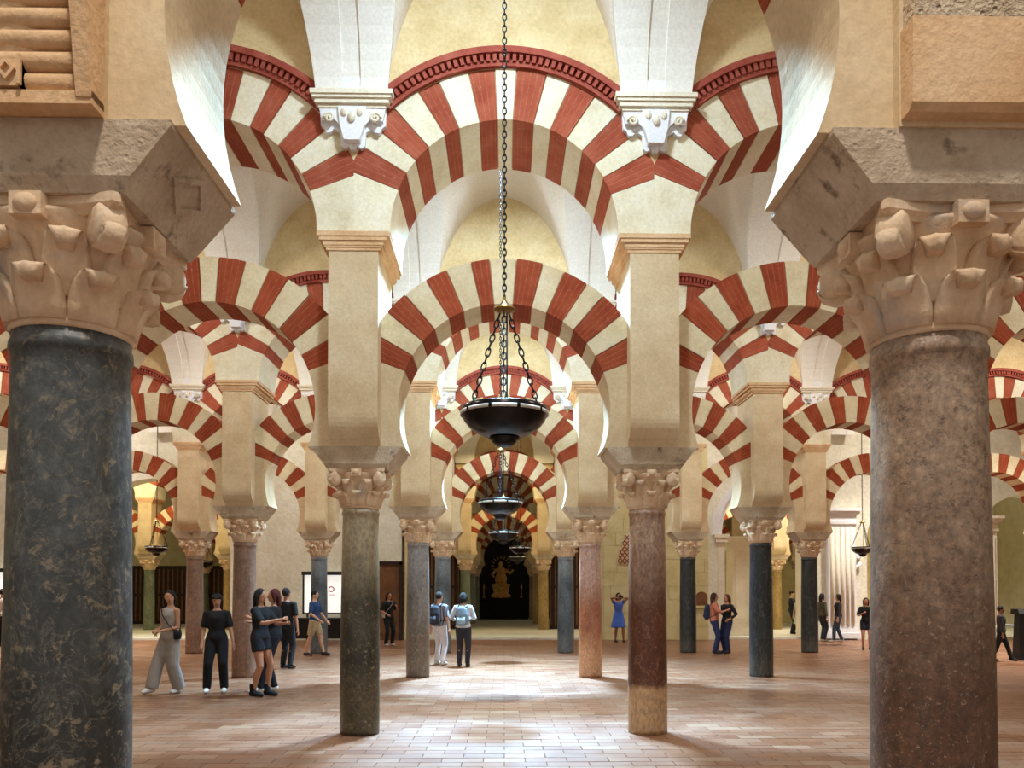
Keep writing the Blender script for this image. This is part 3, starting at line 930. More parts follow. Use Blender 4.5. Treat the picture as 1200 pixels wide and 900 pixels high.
# ashlar courses told apart on the yellow wall
rn = random.Random(11)
blk = {}
z = 0.0
while z < 3.7:
    x = 3.4 + rn.uniform(-.5, 0)
    h = .46
    while x < 7.0:
        w = rn.choice((.7, .9, 1.1))
        a, b = max(x, 3.4), min(x + w, 7.0)
        if b - a > .12:
            mb = MB(); mb.frustum((a + .006, b - .006, -.33 + Y4, Y4 - .2), z + .006, (a + .006, b - .006, -.33 + Y4 - rn.uniform(0, .006), Y4 - .2), z + h - .006)
            link('ashlar_block', mb.mesh('ashlar_block', M['farwall']), bpy.data.objects['wall_right'])
        x += w
    z += h

# rows five to seven, lit yellow beyond the wall
for row, nb in ((5, 5), (6, 4), (7, 1)):
    for idx in range(-nb - 1, nb + 1):
        if idx > 5 or idx < -6: continue
        column(row, idx, 'm_gold' if idx >= 0 else ('m_green' if idx in (-1, -5) else 'm_gold'), False)
        pier(row, idx, '')
    for i in range(-nb, nb + 1):
        lower_arch(row, i, True)
        upper_arch(row, i, True)
    upper_wall(row, -nb, nb)
vault(4, -6, 6); vault(5, -6, 6); vault(6, -6, 6)
mb = MB(); mb.box(-26, -8, ROW(6) + 4, ROW(6) + 4.4, 0, 9.5); mb2 = MB(); mb2.box(6, 26, ROW(6) + 2, ROW(6) + 2.4, 0, 9.5)
tag(link('wall_back_left', mb.mesh('wall_back', M['farwall'])), 'yellow lit back wall beyond the left opening', None, None, 'structure')
tag(link('wall_back_right', mb2.mesh('wall_back', M['farwall'])), 'cream back wall of the transept on the right', None, None, 'structure')
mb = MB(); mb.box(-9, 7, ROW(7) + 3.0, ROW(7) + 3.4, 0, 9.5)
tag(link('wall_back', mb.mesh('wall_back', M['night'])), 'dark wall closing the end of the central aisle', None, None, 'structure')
for sx, w_ in ((-26.3, 'left'), (26, 'right')):
    mb = MB(); mb.box(sx, sx + .3, -6, ROW(7) + 3, 0, 9.5)
    tag(link('wall_side_%s' % w_, mb.mesh('wall_side', M['farwall'])), 'plain outer wall on the far %s' % w_, None, None, 'structure')

# timber screens beside the aisle
def slat_screen(label, x0, x1, y, z1):
    t = thing('timber_screen', label, 'screen', ((x0 + x1) / 2, y, .06))
    w = x1 - x0
    mb = MB(); mb.box(-w / 2, w / 2, -.03, .03, 0, z1); link('panel', mb.mesh('panel', M['darkwood']), t)
    mb = MB()
    for z in (.1, z1 * .5, z1 - .1): mb.box(-w / 2, w / 2, -.07, -.03, z - .06, z + .06)
    q = link('rails', mb.mesh('rails', M['darkwood']), t); q['kind'] = 'stuff'
    mb = MB(); n = int(w / .22)
    for k in range(n + 1): x = -w / 2 + w * k / n; mb.box(x - .03, x + .03, -.06, -.03, 0, z1)
    q = link('slats', mb.mesh('slats', M['brownwood']), t); q['kind'] = 'stuff'
slat_screen('dark slatted timber screen left of the far aisle', -4.7, -1.95, ROW(5) + .4, 3.6)
slat_screen('dark slatted timber screen right of the far aisle', 1.95, 4.7, ROW(5) + .4, 3.6)
slat_screen('dark slatted timber screen beyond the left opening', -18.6, -12.9, ROW(6) + .4, 2.9)

# altar at the far end
t = thing('gilded_altar', 'gilded altar figure on a dark plinth at the end of the aisle', 'altar', (-.1, ROW(7) + 1.2, .06))
mb = MB(); mb.box(-1.5, 1.5, -.4, .4, 0, 1.15); mb.box(-1.6, 1.6, -.45, .45, 1.15, 1.25); link('plinth', mb.mesh('plinth', M['night']), t)
mb = MB(); mb.lathe([(.55, 1.25), (.6, 1.4), (.42, 1.55), (.5, 1.9), (.58, 2.05), (.3, 2.12)], 16, (-.1, 0, 0)); link('pedestal', mb.mesh('pedestal', M['gold']), t)
mb = MB(); mb.lathe([(.32, 2.1), (.36, 2.4), (.24, 2.75), (.28, 2.95), (.10, 3.08), (.13, 3.2), (.12, 3.32), (.03, 3.4)], 14, (-.1, 0, 0)); mb.tube([(-.35, 0, 2.9), (-.62, -.1, 2.6), (-.5, -.25, 2.5)], [.1, .08, .06], 8); mb.tube([(.12, 0, 2.9), (.45, -.1, 2.7), (.62, -.2, 2.9)], [.1, .08, .06], 8); link('figure', mb.mesh('figure', M['gold']), t)
mb = MB()
for k in range(16):
    a = 2 * PI * k / 16; c = (-.1 + .42 * math.cos(a), .12, 3.15 + .42 * math.sin(a)); mb.tube([c, (-.1 + .62 * math.cos(a), .12, 3.15 + .62 * math.sin(a))], [.04, .01], 6)
link('halo_rays', mb.mesh('halo_rays', M['gold']), t)['kind'] = 'stuff'
mb = MB()
for sx in (-1, 1): mb.lathe([(.06, 1.25), (.09, 1.3), (.03, 1.4), (.03, 1.8), (.06, 1.85), (.02, 2.1)], 10, (sx * 1.1, 0, 0))
link('candlesticks', mb.mesh('candlesticks', M['gold']), t)['kind'] = 'stuff'

# door, lozenge lattice and plaque on the walls
t = tag(link('door_1', None, None, (-4.0, Y4 - .3, 0)), 'brown timber door in the wall left of the aisle', None, None, 'structure')
mb = MB(); mb.box(-.42, .42, -.06, .02, 0, 2.55); link('door_leaf', mb.mesh('door_leaf', M['brownwood']), t)
mb = MB()
for x0, x1 in ((-.52, -.42), (.42, .52)): mb.box(x0, x1, -.1, .02, 0, 2.65)
mb.box(-.52, .52, -.1, .02, 2.55, 2.68); link('door_frame', mb.mesh('door_frame', M['darkwood']), t)
for z0, z1 in ((.2, 1.1), (1.3, 2.35)):
    mb = MB(); mb.box(-.3, .3, -.085, -.055, z0, z1); link('door_panel', mb.mesh('door_panel', M['brownwood']), t)
t = thing('lozenge_lattice', 'red-brown diamond lattice panel with stepped top on the yellow wall', 'lattice', (4.2, Y4 - .34, 2.6))
M['lattice'] = stone('red_lattice_brick', [(130, 64, 46), (146, 78, 58), (160, 92, 70)], 8)
mb = MB()
out = [(-.32, 0), (.32, 0), (.32, .28), (.26, .28), (.26, .55), (.17, .55), (.17, .8), (.08, .8), (.08, 1.0), (-.08, 1.0), (-.08, .8), (-.17, .8), (-.17, .55), (-.26, .55), (-.26, .28), (-.32, .28)]
mb.prism(out, -.015, .0); link('backing', mb.mesh('backing', M['pale']), t)
def inside(x, z):
    return 0 <= z <= 1.0 and abs(x) <= (.32 if z < .28 else .26 if z < .55 else .17 if z < .8 else .08)
for d in (-1, 1):
    for k in range(-9, 10):
        pts = [(x_ / 50.0, d * (x_ / 50.0) * 1.25 + k * .2 + .1) for x_ in range(-16, 17)]
        seg = [p for p in pts if inside(*p)]
        if len(seg) > 2:
            mb = MB(); a, b = seg[0], seg[-1]
            mb.prism([(a[0], a[1] - .03), (b[0], b[1] - .03), (b[0], b[1] + .03), (a[0], a[1] + .03)], -.03 - .004 * d, -.012)
            link('lattice_bar', mb.mesh('lattice_bar', M['lattice']), t)
t = thing('wall_plaque', 'small brown arched plaque on the wall behind the charcoal column', 'plaque', (6.75, Y4 - .34, 1.15))
mb = MB(); mb.prism([(-.2, 0), (.2, 0)] + arc(.3, .2, 90, -90, 8), -.05, 0); link('tablet', mb.mesh('tablet', M['brownwood']), t)
mb = MB(); mb.box(-.26, .26, -.09, 0, -.05, .02); link('shelf', mb.mesh('shelf', M['farwall']), t)

# transept arch with coffered soffit
xa, xb, sp_, cr_ = OPR
t = thing('coffered_archivolt', 'white arch with coffered soffit opening to the transept', 'arch', ((xa + xb) / 2, Y4 + .05, 0))
hw = (xb - xa) / 2; hh = cr_ - sp_
def ell(a, e): return ((hw + e) * math.sin(R(a)), sp_ + (hh + e) * math.cos(R(a)))
mb = MB()
for k in range(36):
    a0, a1 = -90 + 5 * k, -85 + 5 * k
    mb.prism([ell(a1, -.12), ell(a0, -.12), ell(a0, .0), ell(a1, .0)], -.38, .95)
    mb.prism([ell(a1, .0), ell(a0, .0), ell(a0, .22), ell(a1, .22)], -.44, -.34)
link('ring', mb.mesh('ring', M['white']), t)
for k in range(17):
    a = -80 + 10 * k
    mb = MB(); mb.prism([ell(a + 3.4, -.15), ell(a - 3.4, -.15), ell(a - 3.4, -.11), ell(a + 3.4, -.11)], -.2, .75)
    mb.prism([ell(a + 2.2, -.165), ell(a - 2.2, -.165), ell(a - 2.2, -.14), ell(a + 2.2, -.14)], 0, .55)
    link('coffer', mb.mesh('coffer', M['cream']), t)
for sx in (-1, 1):
    mb = MB(); x = sx * (hw - .1)
    mb.box(x - .12, x + .12, -.38, .95, .06, sp_ - .25); mb.box(x - .2, x + .2, -.46, 1.0, sp_ - .25, sp_ - .1); mb.box(x - .25, x + .25, -.5, 1.04, sp_ - .1, sp_ + .02)
    link('jamb', mb.mesh('jamb', M['cream']), t)

def fluted(label, x, y, w, h, dep, scroll):
    t = thing('fluted_pilaster', label, 'pilaster', (x, y, .06))
    mb = MB(); mb.box(-w / 2, w / 2, -dep, 0, .35, h); link('core', mb.mesh('core', M['white']), t)
    mb = MB()
    for z0, z1, e in ((0, .18, .12), (.18, .26, .08), (.26, .35, .04)): mb.box(-w / 2 - e, w / 2 + e, -dep - e, 0, z0, z1)
    link('base', mb.mesh('base', M['white']), t)
    mb = MB()
    for z0, z1, e in ((h, h + .12, .05), (h + .12, h + .34, .02), (h + .34, h + .44, .10), (h + .44, h + .54, .16)): mb.box(-w / 2 - e, w / 2 + e, -dep - e, 0, z0, z1)
    link('entablature', mb.mesh('entablature', M['white']), t)
    n = 5
    for k in range(n):
        x0 = -w / 2 + .04 + (w - .08) * k / n
        mb = MB(); mb.tube([(x0 + (w - .08) / n / 2, -dep, .42), (x0 + (w - .08) / n / 2, -dep, h - .1)], (w - .08) / n * .36, 8); link('reed', mb.mesh('reed', M['cream']), t)
    if scroll:
        mb = MB(); pts = [(w / 2 + .12 + .11 * (1 - k / 24) * math.cos(k * .5), -dep * .5, h * .72 + .13 * (1 - k / 24) * math.sin(k * .5)) for k in range(22)]
        mb.tube(pts, .05, 8); mb.tube([(w / 2, -dep * .5, h * .6), (w / 2 + .2, -dep * .5, h * .66)], .06, 8); link('scroll', mb.mesh('scroll', M['white']), t)
fluted('white fluted pilaster with scroll between the transept arches', 11.55, Y4 - .3, .95, 3.9, .22, True)
def plain_pier(label, x, y, w, d, h, mat):
    t = thing('square_pier', label, 'pier', (x, y, .06))
    mb = MB()
    for z0, z1, e in ((0, .3, .14), (.3, .42, .08), (.42, h, 0)): mb.box(-w / 2 - e, w / 2 + e, -d / 2 - e, d / 2 + e, z0, z1)
    link('body', mb.mesh('body', mat), t)
    mb = MB()
    for z0, z1, e in ((h, h + .1, .05), (h + .1, h + .3, .02), (h + .3, h + .42, .12), (h + .42, h + .5, .18)): mb.box(-w / 2 - e, w / 2 + e, -d / 2 - e, d / 2 + e, z0, z1)
    link('cornice', mb.mesh('cornice', mat), t)
    for sx in (-1, 1):
        mb = MB(); mb.box(sx * w * .25 - w * .13, sx * w * .25 + w * .13, -d / 2 - .03, -d / 2 + .02, .6, h - .2); link('panel', mb.mesh('panel', mat), t)
plain_pier('pale corniced pier just inside the coffered transept arch', 8.75, Y4 + 1.8, .9, .9, 3.1, M['cream'])
plain_pier('tall honey-coloured pier seen through the right-hand transept arches', 13.3, Y4 + 2.6, .9, .9, 5.4, M['farwall'])
plain_pier('cream pier at the right edge seen past the brown column', 16.05, Y4 - .9, .7, .9, 3.6, M['cream'])

# backlit display boards and table on the left
def display(label, x, y, w, z0, z1, marks):
    t = thing('display_board', label, 'display', (x, y, 0))
    tt = NT('backlit_panel'); tt.color(lin((238, 240, 236))); tt.b.inputs['Emission Color'].default_value = (1, 1, .97, 1); tt.b.inputs['Emission Strength'].default_value = 0.55
    mb = MB(); mb.box(-w / 2, w / 2, -.04, .02, z0, z1); link('panel', mb.mesh('panel', tt.mat), t)
    mb = MB()
    mb.box(-w / 2 - .08, w / 2 + .08, -.12, .05, z1, z1 + .12); mb.box(-w / 2 - .06, -w / 2, -.07, .05, z0 - .05, z1); mb.box(w / 2, w / 2 + .06, -.07, .05, z0 - .05, z1); mb.box(-w / 2, w / 2, -.07, .05, z0 - .05, z0)
    link('frame', mb.mesh('frame', M['black']), t)
    for sx in (-1, 1):
        mb = MB(); mb.box(sx * (w / 2 - .1) - .03, sx * (w / 2 - .1) + .03, -.03, .03, 0, z0 - .05); link('leg', mb.mesh('leg', M['black']), t)
    if marks:
        red = simple('red_print', (196, 60, 44))
        mb = MB(); c = (.22, z0 + .78); n = 20
        for k in range(n):
            a0, a1 = 2 * PI * k / n, 2 * PI * (k + 1) / n
            mb.prism([(c[0] + r_ * math.cos(a), c[1] + r_ * math.sin(a)) for r_, a in ((.10, a0), (.10, a1), (.065, a1), (.065, a0))], -.044, -.04)
        mb.box(c[0] - .09, c[0] + .11, -.044, -.04, z0 + .58, z0 + .60); link('round_mark', mb.mesh('round_mark', red), t)
display('tall backlit white display board with red round mark', -6.0, Y4 - .75, 1.35, .95, 2.2, True)
display('backlit white display board at the far left edge', -16.9, Y4 - .75, 1.4, .9, 2.3, False)
t = thing('display_table', 'low black table in front of the backlit display board', 'table', (-6.05, Y4 - 1.5, 0))
mb = MB(); mb.box(-1.0, 1.0, -.28, .28, .74, .80); link('table_top', mb.mesh('table_top', M['black']), t)
lg = MB(); lg.box(-.035, .035, -.035, .035, 0, .74); lgm = lg.mesh('leg', M['black'])
for x in (-.93, .93):
    for y in (-.22, .22): link('leg', lgm, t, (x, y, 0))
mb = MB(); mb.box(-.9, .9, .0, .04, .12, .74); link('modesty_panel', mb.mesh('modesty_panel', M['black']), t)
t = thing('information_stand', 'black information stand at the right edge of the picture', 'stand', (12.45, 19.4, 0))
mb = MB(); mb.box(-.26, .26, -.2, .2, 0, .06); link('foot', mb.mesh('foot', M['black']), t)
mb = MB(); mb.frustum((-.22, .22, -.14, .14), .06, (-.18, .18, -.1, .1), 1.1); link('cabinet', mb.mesh('cabinet', M['black']), t)
mb = MB(); mb.frustum((-.24, .24, -.2, .16), 1.1, (-.22, .22, -.1, .16), 1.22); link('top', mb.mesh('top', M['iron']), t)

# ------------------------------------------------------------------ skylight frames at the vault crowns
tt = NT('skylight_glass'); tt.color(lin((230, 240, 250))); tt.b.inputs['Emission Color'].default_value = (.86, .93, 1, 1); tt.b.inputs['Emission Strength'].default_value = 1.5
sk_p = MB(); sk_p.box(-.42, .42, -.42, .42, .06, .075); sk_pm = sk_p.mesh('pane', tt.mat)
sk_f = MB()
for a, b, c, d in ((-.5, .5, -.5, -.42), (-.5, .5, .42, .5), (-.5, -.42, -.42, .42), (.42, .5, -.42, .42)): sk_f.box(a, b, c, d, .0, .14)
sk_fm = sk_f.mesh('frame', M['white'])
for k, (x, y, z) in enumerate(SKY):
    row = int(round((y - ROW(0)) / PITCH - .5))
    t = thing('skylight', 'square skylight in vault crown %s, %s' % ('behind the %s row' % ORD[row] if row >= 0 else 'before the front row, added to light it', bay_words(int(round(x / SP)))), 'skylight', (x, y, z + .05), 0, 'skylights of the vaults')
    link('pane', sk_pm, t); link('frame', sk_fm, t)

# ------------------------------------------------------------------ hanging lamps
def chain_mb(p0, p1, ln=.075, rw=.018, wire=.006):
    p0, p1 = Vector(p0), Vector(p1)
    d = p1 - p0; L = d.length; n = max(1, int(L / (ln * .74)))
    t = d.normalized(); a = t.cross(Vector((0, 1, 0)));
    if a.length < .1: a = t.cross(Vector((1, 0, 0)))
    a.normalize(); b = t.cross(a)
    mb = MB()
    for k in range(n):
        c = p0 + d * ((k + .5) / n)
        e = a if k % 2 else b
        ring = [tuple(c + t * math.cos(2 * PI * j / 10) * ln * .5 + e * math.sin(2 * PI * j / 10) * rw) for j in range(10)]
        mb.tube(ring, wire, 5, 0, True)
    return mb
LZ = 2.96
def lamp_meshes():
    out = []
    mb = MB(); mb.lathe([(.0005, -.155), (.06, -.152), (.14, -.138), (.21, -.108), (.27, -.066), (.31, -.018), (.326, .02), (.335, .028), (.335, .085), (.325, .09), (.322, .03), (.30, .0), (.2, -.08), (.0005, -.11)], 40, (0, 0, 0), caps=False); out.append(('bowl', mb.mesh('bowl', M['bronze']), 0))
    mb = MB()
    for k in range(10):
        a0, a1 = 2 * PI * (k + .06) / 10, 2 * PI * (k + .94) / 10
        rows = [[(r_ * math.cos(a0 + (a1 - a0) * j / 8), r_ * math.sin(a0 + (a1 - a0) * j / 8), z) for j in range(9)] for r_, z in ((.337, .024), (.341, .026), (.341, .05), (.337, .052))]
        mb.quad_grid(rows, False, 0, True)
    out.append(('rim_band', mb.mesh('rim_band', M['silver']), 1))
    mb = MB(); mb.lathe([(.0005, -.222), (.04, -.218), (.075, -.200), (.095, -.178), (.098, -.166), (.12, -.158), (.12, -.142), (.06, -.130)], 24, caps=False); out.append(('finial', mb.mesh('finial', M['bronze']), 0))
    mb = MB(); mb.lathe([(.02, .82), (.05, .83), (.085, .845), (.085, .855), (.04, .88), (.03, .90), (.012, .93), (.012, .96)], 16); out.append(('hub', mb.mesh('hub', M['brass']), 0))
    for k in range(3):
        a = 2 * PI * k / 3 + .5
        out.append(('chain', chain_mb((.04 * math.cos(a), .04 * math.sin(a), .83), (.32 * math.cos(a), .32 * math.sin(a), .09)).mesh('chain', M['iron']), 0))
    mb = MB(); mb.tube([(0.02, 0, .84), (0.02, 0, -.10)], .006, 6); out.append(('rod', mb.mesh('rod', M['iron']), 0))
    out.append(('main_chain', chain_mb((0, 0, .95), (0, 0, 5.9), .062, .0145, .0058).mesh('main_chain', M['iron']), 0))
    mb = MB(); mb.lathe([(.02, 5.86), (.08, 5.92), (.09, 6.06)], 14); out.append(('ceiling_rose', mb.mesh('ceiling_rose', M['iron']), 0))
    return out
LAMP = lamp_meshes()
for x, y, lab in ((0.0, 2 * U, 'large dark bronze bowl lamp nearest, hanging over the central aisle'), (-.06, 4 * U, 'second bronze bowl lamp over the aisle, just below the nearest'), (-.02, 6 * U, 'third bronze bowl lamp along the central aisle'), (.5, 8 * U, 'fourth bronze bowl lamp along the aisle, set to the right'), (.5, 10 * U, 'furthest small bowl lamp at the end of the aisle'),
                  (11.1, 8 * U, 'bowl lamp hanging right, beside the near brown column'), (-10.6, 8 * U, 'bowl lamp hanging left, beside the near black column'), (-13.4, 37.0, 'tiny far bowl lamp beyond the left opening')):
    t = thing('hanging_lamp', lab, 'lamp', (x, y, LZ - .02), 0, 'hanging bowl lamps')
    for n_, m, st in LAMP:
        q = link(n_, m, t)
        if st or 'chain' in n_: q['kind'] = 'stuff'

# ------------------------------------------------------------------ people
REMESH = []
def rem(o, voxel, smooth=2):
    REMESH.append((o, voxel, smooth))
def ik(a, b, l1, l2, hint):
    a, b, hint = Vector(a), Vector(b), Vector(hint)
    d = b - a; L = min(d.length, (l1 + l2) * .999)
    t = d.normalized(); b = a + t * L
    h = (hint - t * hint.dot(t)).normalized()
    x = (l1 * l1 - l2 * l2 + L * L) / (2 * L)
    y = math.sqrt(max(0, l1 * l1 - x * x))
    return a + t * x + h * y, b
def loft(mb, rows, n=18):
    g = [[(cx + rx * math.cos(2 * PI * k / n), cy + ry * math.sin(2 * PI * k / n), z) for k in range(n)] for cx, cy, z, rx, ry in rows]
    b = mb.quad_grid(g, True)
    mb.f.append(tuple(b + k for k in range(n))[::-1]); mb.m.append(0); mb.sm.append(True)
    e = b + (len(g) - 1) * n
    mb.f.append(tuple(e + k for k in range(n))); mb.m.append(0); mb.sm.append(True)
SKIN = [simple('skin_%d' % k, c, .55, 0, .04, 8) for k, c in enumerate(((206, 158, 128), (184, 128, 96), (160, 106, 78), (192, 142, 112)))]
CM = {}
def cloth(c, stripe=None):
    key = (c, stripe)
    if key in CM: return CM[key]
    if stripe:
        t = NT('striped_cloth'); oc = t.objc(); sx = t.n('ShaderNodeSeparateXYZ'); t.l(oc, sx.inputs[0])
        f = t.math('FRACT', t.math('MULTIPLY', sx.outputs['X'], 22.0))
        t.color(t.ramp(f, [(.55, lin(c)), (.62, lin(stripe))])); t.rough(.85); m = t.mat
    else:
        m = simple('cloth_%d_%d_%d' % c, c, .9, 0, .10, 14)
        nt = m.node_tree; b = nt.nodes.new('ShaderNodeBump'); b.inputs['Strength'].default_value = .35; b.inputs['Distance'].default_value = .02
        nz = nt.nodes.new('ShaderNodeTexNoise'); nz.inputs['Scale'].default_value = 11; nt.links.new(nz.outputs['Fac'], b.inputs['Height']); nt.links.new(b.outputs[0], nt.nodes['Principled BSDF'].inputs['Normal'])
    CM[key] = m
    return m
def person(label, x, y, H, yaw, hands=None, feet=None, skin=0, hair=(28, 20, 16), hairlen=0.0, shirt=(20, 20, 22), sleeve=.45, stripe=None, legs=(24, 24, 26), leglen=1.0, wide=0.0, shoe=(225, 220, 212), dress=None, head=0.0, cap=None, fem=True, lean=0.0, z0=0.0, boots=False):
    t = thing('person', label, 'person', (x, y, z0), R(yaw), 'visitors in the hall')
    t.scale = (H / 1.7,) * 3
    W = .92 if fem else 1.06
    feet = feet or ((-.10, .0, .085), (.10, -.04, .085))
    hands = hands or ((-.27, -.03, .80), (.27, -.03, .80))
    body = MB()
    tors = [(0, 0, .84, .11, .085), (0, 0, .90, .158 * (1.04 if fem else .98), .108), (0, 0, .96, .155 * (1.04 if fem else .98), .11), (0, 0, 1.07, .122 * W * 1.02, .088), (0, -.005, 1.19, .142 * W, .10), (0, -.008, 1.29, .16 * W, .108), (0, 0, 1.37, .155 * W, .088), (0, .008, 1.42, .085, .065), (0, .008, 1.44, .06, .055)]
    tors = [(cx, cy - lean * (z - .9), z, rx, ry) for cx, cy, z, rx, ry in tors]
    loft(body, tors)
    def lz(p): return Vector((p[0], p[1] - lean * (p[2] - .9), p[2]))
    hc = lz((0, -.012, 1.585))
    body.tube([lz((0, .012, 1.40)), lz((0, .004, 1.46)), lz((0, -.002, 1.53))], [.058, .050, .050], 12)
    hm = Matrix.Rotation(R(head), 3, 'Z')
    def hp(p): return tuple(hc + hm @ Vector(p))
    body.ball(hp((0, .008, .015)), (.074, .094, .10), 16, 12)
    body.ball(hp((0, -.020, -.045)), (.055, .062, .062), 14, 10)
    body.ball(hp((0, -.098, -.018)), (.012, .016, .02), 8, 6)
    for sx in (-1, 1): body.ball(hp((sx * .076, .012, -.01)), (.012, .02, .03), 8, 6)
    legp, armp = [], []
    for k, sx in enumerate((-1, 1)):
        hip = Vector((sx * .088, 0, .90))
        knee, ank = ik(hip, feet[k], .425, .415, (sx * .06, -1, 0))
        legp.append((hip, knee, ank))
        calf = knee.lerp(ank, .32) + Vector((0, .014, 0))
        body.tube([hip + Vector((0, 0, .03)), hip.lerp(knee, .35), knee, calf, knee.lerp(ank, .75), ank, ank - Vector((0, 0, .04))], [.092, .080, .055, .055, .038, .034, .036], 12)
        body.tube([ank + Vector((0, .035, -.045)), ank + Vector((0, -.03, -.045)), ank + Vector((0, -.13, -.06)), ank + Vector((0, -.16, -.065))], [.032, .036, .034, .02], 10)
        sh = lz((sx * .172 * W, 0, 1.375))
        el, wr = ik(sh, lz(hands[k]) if hands[k][2] > .9 else hands[k], .285, .25, (sx * .5, .7, -.4))
        armp.append((sh, el, wr))
        body.tube([sh + Vector((-sx * .05, 0, .0)), sh, sh.lerp(el, .4), el, el.lerp(wr, .3), el.lerp(wr, .75), wr], [.05, .052, .043, .036, .037, .028, .024], 12)
        f = (wr - el).normalized()
        side = Vector((-sx, 0, 0)) - f * f.dot(Vector((-sx, 0, 0)))
        if side.length < .2: side = Vector((0, -1, 0)) - f * f.dot(Vector((0, -1, 0)))
        side.normalize(); nrm = f.cross(side)
        across = nrm
        palm = wr + f * .045
        body.tube([wr - f * .01, wr + f * .03, wr + f * .075, wr + f * .095], [(.026, .02), (.036, .019), (.040, .017), (.036, .014)], 10)
        for q, (o_, ln) in enumerate(((-.027, .062), (-.009, .074), (.009, .070), (.027, .056))):
            b0 = wr + f * .085 + across * o_
            body.tube([b0, b0 + f * ln * .5 + side * .004, b0 + f * ln * .95 + side * .022], [.0095, .009, .0075], 7)
        th = wr + f * .03 - across * .03
        body.tube([th, th + f * .035 - across * .022 + side * .008, th + f * .065 - across * .026 + side * .02], [.012, .0105, .008], 7)
    ob = link('body', body.mesh('body', SKIN[skin]), t); rem(ob, .0105)
    # head wear and hair
    mb = MB(); mb.ball(hp((0, .022, .032)), (.086, .098, .100), 14, 10)
    if hairlen > 0:
        mb.tube([hp((0, .06, .06)), hp((0, .085, -.02)), hp((0, .085, -.02 - hairlen * .6)), hp((0, .075, -.02 - hairlen))], [(.07, .05), (.085, .045), (.085, .04), (.05, .025)], 12)
        for sx in (-1, 1): mb.tube([hp((sx * .06, .02, .06)), hp((sx * .078, .005, -.01)), hp((sx * .078, .012, -.03 - hairlen * .5))], [.035, .028, .016], 8)
    rem(link('hair', mb.mesh('hair', cloth(hair)), t), .016)
    if cap:
        mb = MB(); mb.ball(hp((0, .012, .062)), (.092, .105, .072), 14, 8); mb.tube([hp((0, -.07, .065)), hp((0, -.15, .05))], [(.075, .010), (.055, .006)], 10)
        rem(link('cap', mb.mesh('cap', cloth(cap)), t), .014)
    ey = MB()
    for sx in (-1, 1): ey.ball(hp((sx * .030, -.084, .008)), (.011, .008, .006), 8, 6)
    ey.ball(hp((0, -.083, -.058)), (.022, .006, .005), 8, 6)
    link('face_features', ey.mesh('face_features', cloth((60, 30, 26))), t)['kind'] = 'stuff'
    # clothes
    if dress:
        col, hem = dress
        mb = MB()
        rows = [(cx, cy, z, rx + .016, ry + .016) for cx, cy, z, rx, ry in tors if 1.05 < z < 1.40]
        rows = [(0, 0, hem, .27, .22), (0, 0, hem + .03, .268, .218), (0, 0, (hem + 1.0) / 2, .215, .175), (0, 0, .98, .178, .132)] + rows
        loft(mb, rows)
        for k in range(2):
            sh, el, wr = armp[k]; mb.tube([sh + (Vector((0, 0, sh.z)) - sh) * .3, sh, sh.lerp(el, sleeve)], [.06, .068, .064], 12)
        rem(link('dress', mb.mesh('dress', cloth(col)), t), .015)
    else:
        mb = MB()
        loft(mb, [(cx, cy, z, rx + .022, ry + .024) for cx, cy, z, rx, ry in tors if .89 < z < 1.43])
        for k in range(2):
            sh, el, wr = armp[k]
            if sleeve > 0:
                if sleeve <= .5: pts, rd = [sh + (Vector((0, 0, sh.z)) - sh) * .3, sh, sh.lerp(el, sleeve * 2)], [.06, .072, .066]
                else: pts, rd = [sh + (Vector((0, 0, sh.z)) - sh) * .3, sh, el, el.lerp(wr, sleeve * 2 - 1)], [.06, .070, .055, .044]
                mb.tube(pts, rd, 12)
        rem(link('shirt', mb.mesh('shirt', cloth(shirt, stripe)), t), .015)
        mb = MB()
        loft(mb, [(0, 0, .83, .13, .10), (0, 0, .90, .176, .124), (0, 0, .98, .168, .120), (0, 0, 1.03, .145, .105)])
        for hip, knee, ank in legp:
            if leglen < .9:
                pts = [hip + Vector((0, 0, .03)), hip.lerp(knee, .4), hip.lerp(knee, leglen * 2)]; rd = [.104, .10 + wide * .3, .092 + wide * .4]
            else:
                low = ank + Vector((0, .005, -.01))
                pts = [hip + Vector((0, 0, .03)), hip.lerp(knee, .4), knee, knee.lerp(ank, .5), low]; rd = [.104, .094 + wide * .4, .072 + wide * .8, .066 + wide, .058 + wide * 1.1]
            mb.tube(pts, rd, 14)
        rem(link('shorts' if leglen < .9 else 'trousers', mb.mesh('trousers', cloth(legs)), t), .015)
    for hip, knee, ank in legp:
        mb = MB(); bz = ank.z - .085
        mb.tube([(ank.x, ank.y + .062, bz + .045), (ank.x, ank.y + .02, bz + .055), (ank.x, ank.y - .06, bz + .05), (ank.x, ank.y - .14, bz + .036), (ank.x, ank.y - .185, bz + .03)], [(.034, .036), (.044, .05), (.046, .046), (.046, .034), (.026, .022)], 12)
        if boots: mb.tube([ank + Vector((0, .005, -.03)), ank + Vector((0, .008, .12))], [.05, .052], 12)
        rem(link('shoe', mb.mesh('shoe', cloth(shoe)), t), .014)
    t['_arm'] = 0
    del t['_arm']
    return t, armp
def attach(o, p):
    """stand a carried thing at a person without making it a part"""
    o.location = p.location; o.rotation_euler = p.rotation_euler; o.scale = p.scale
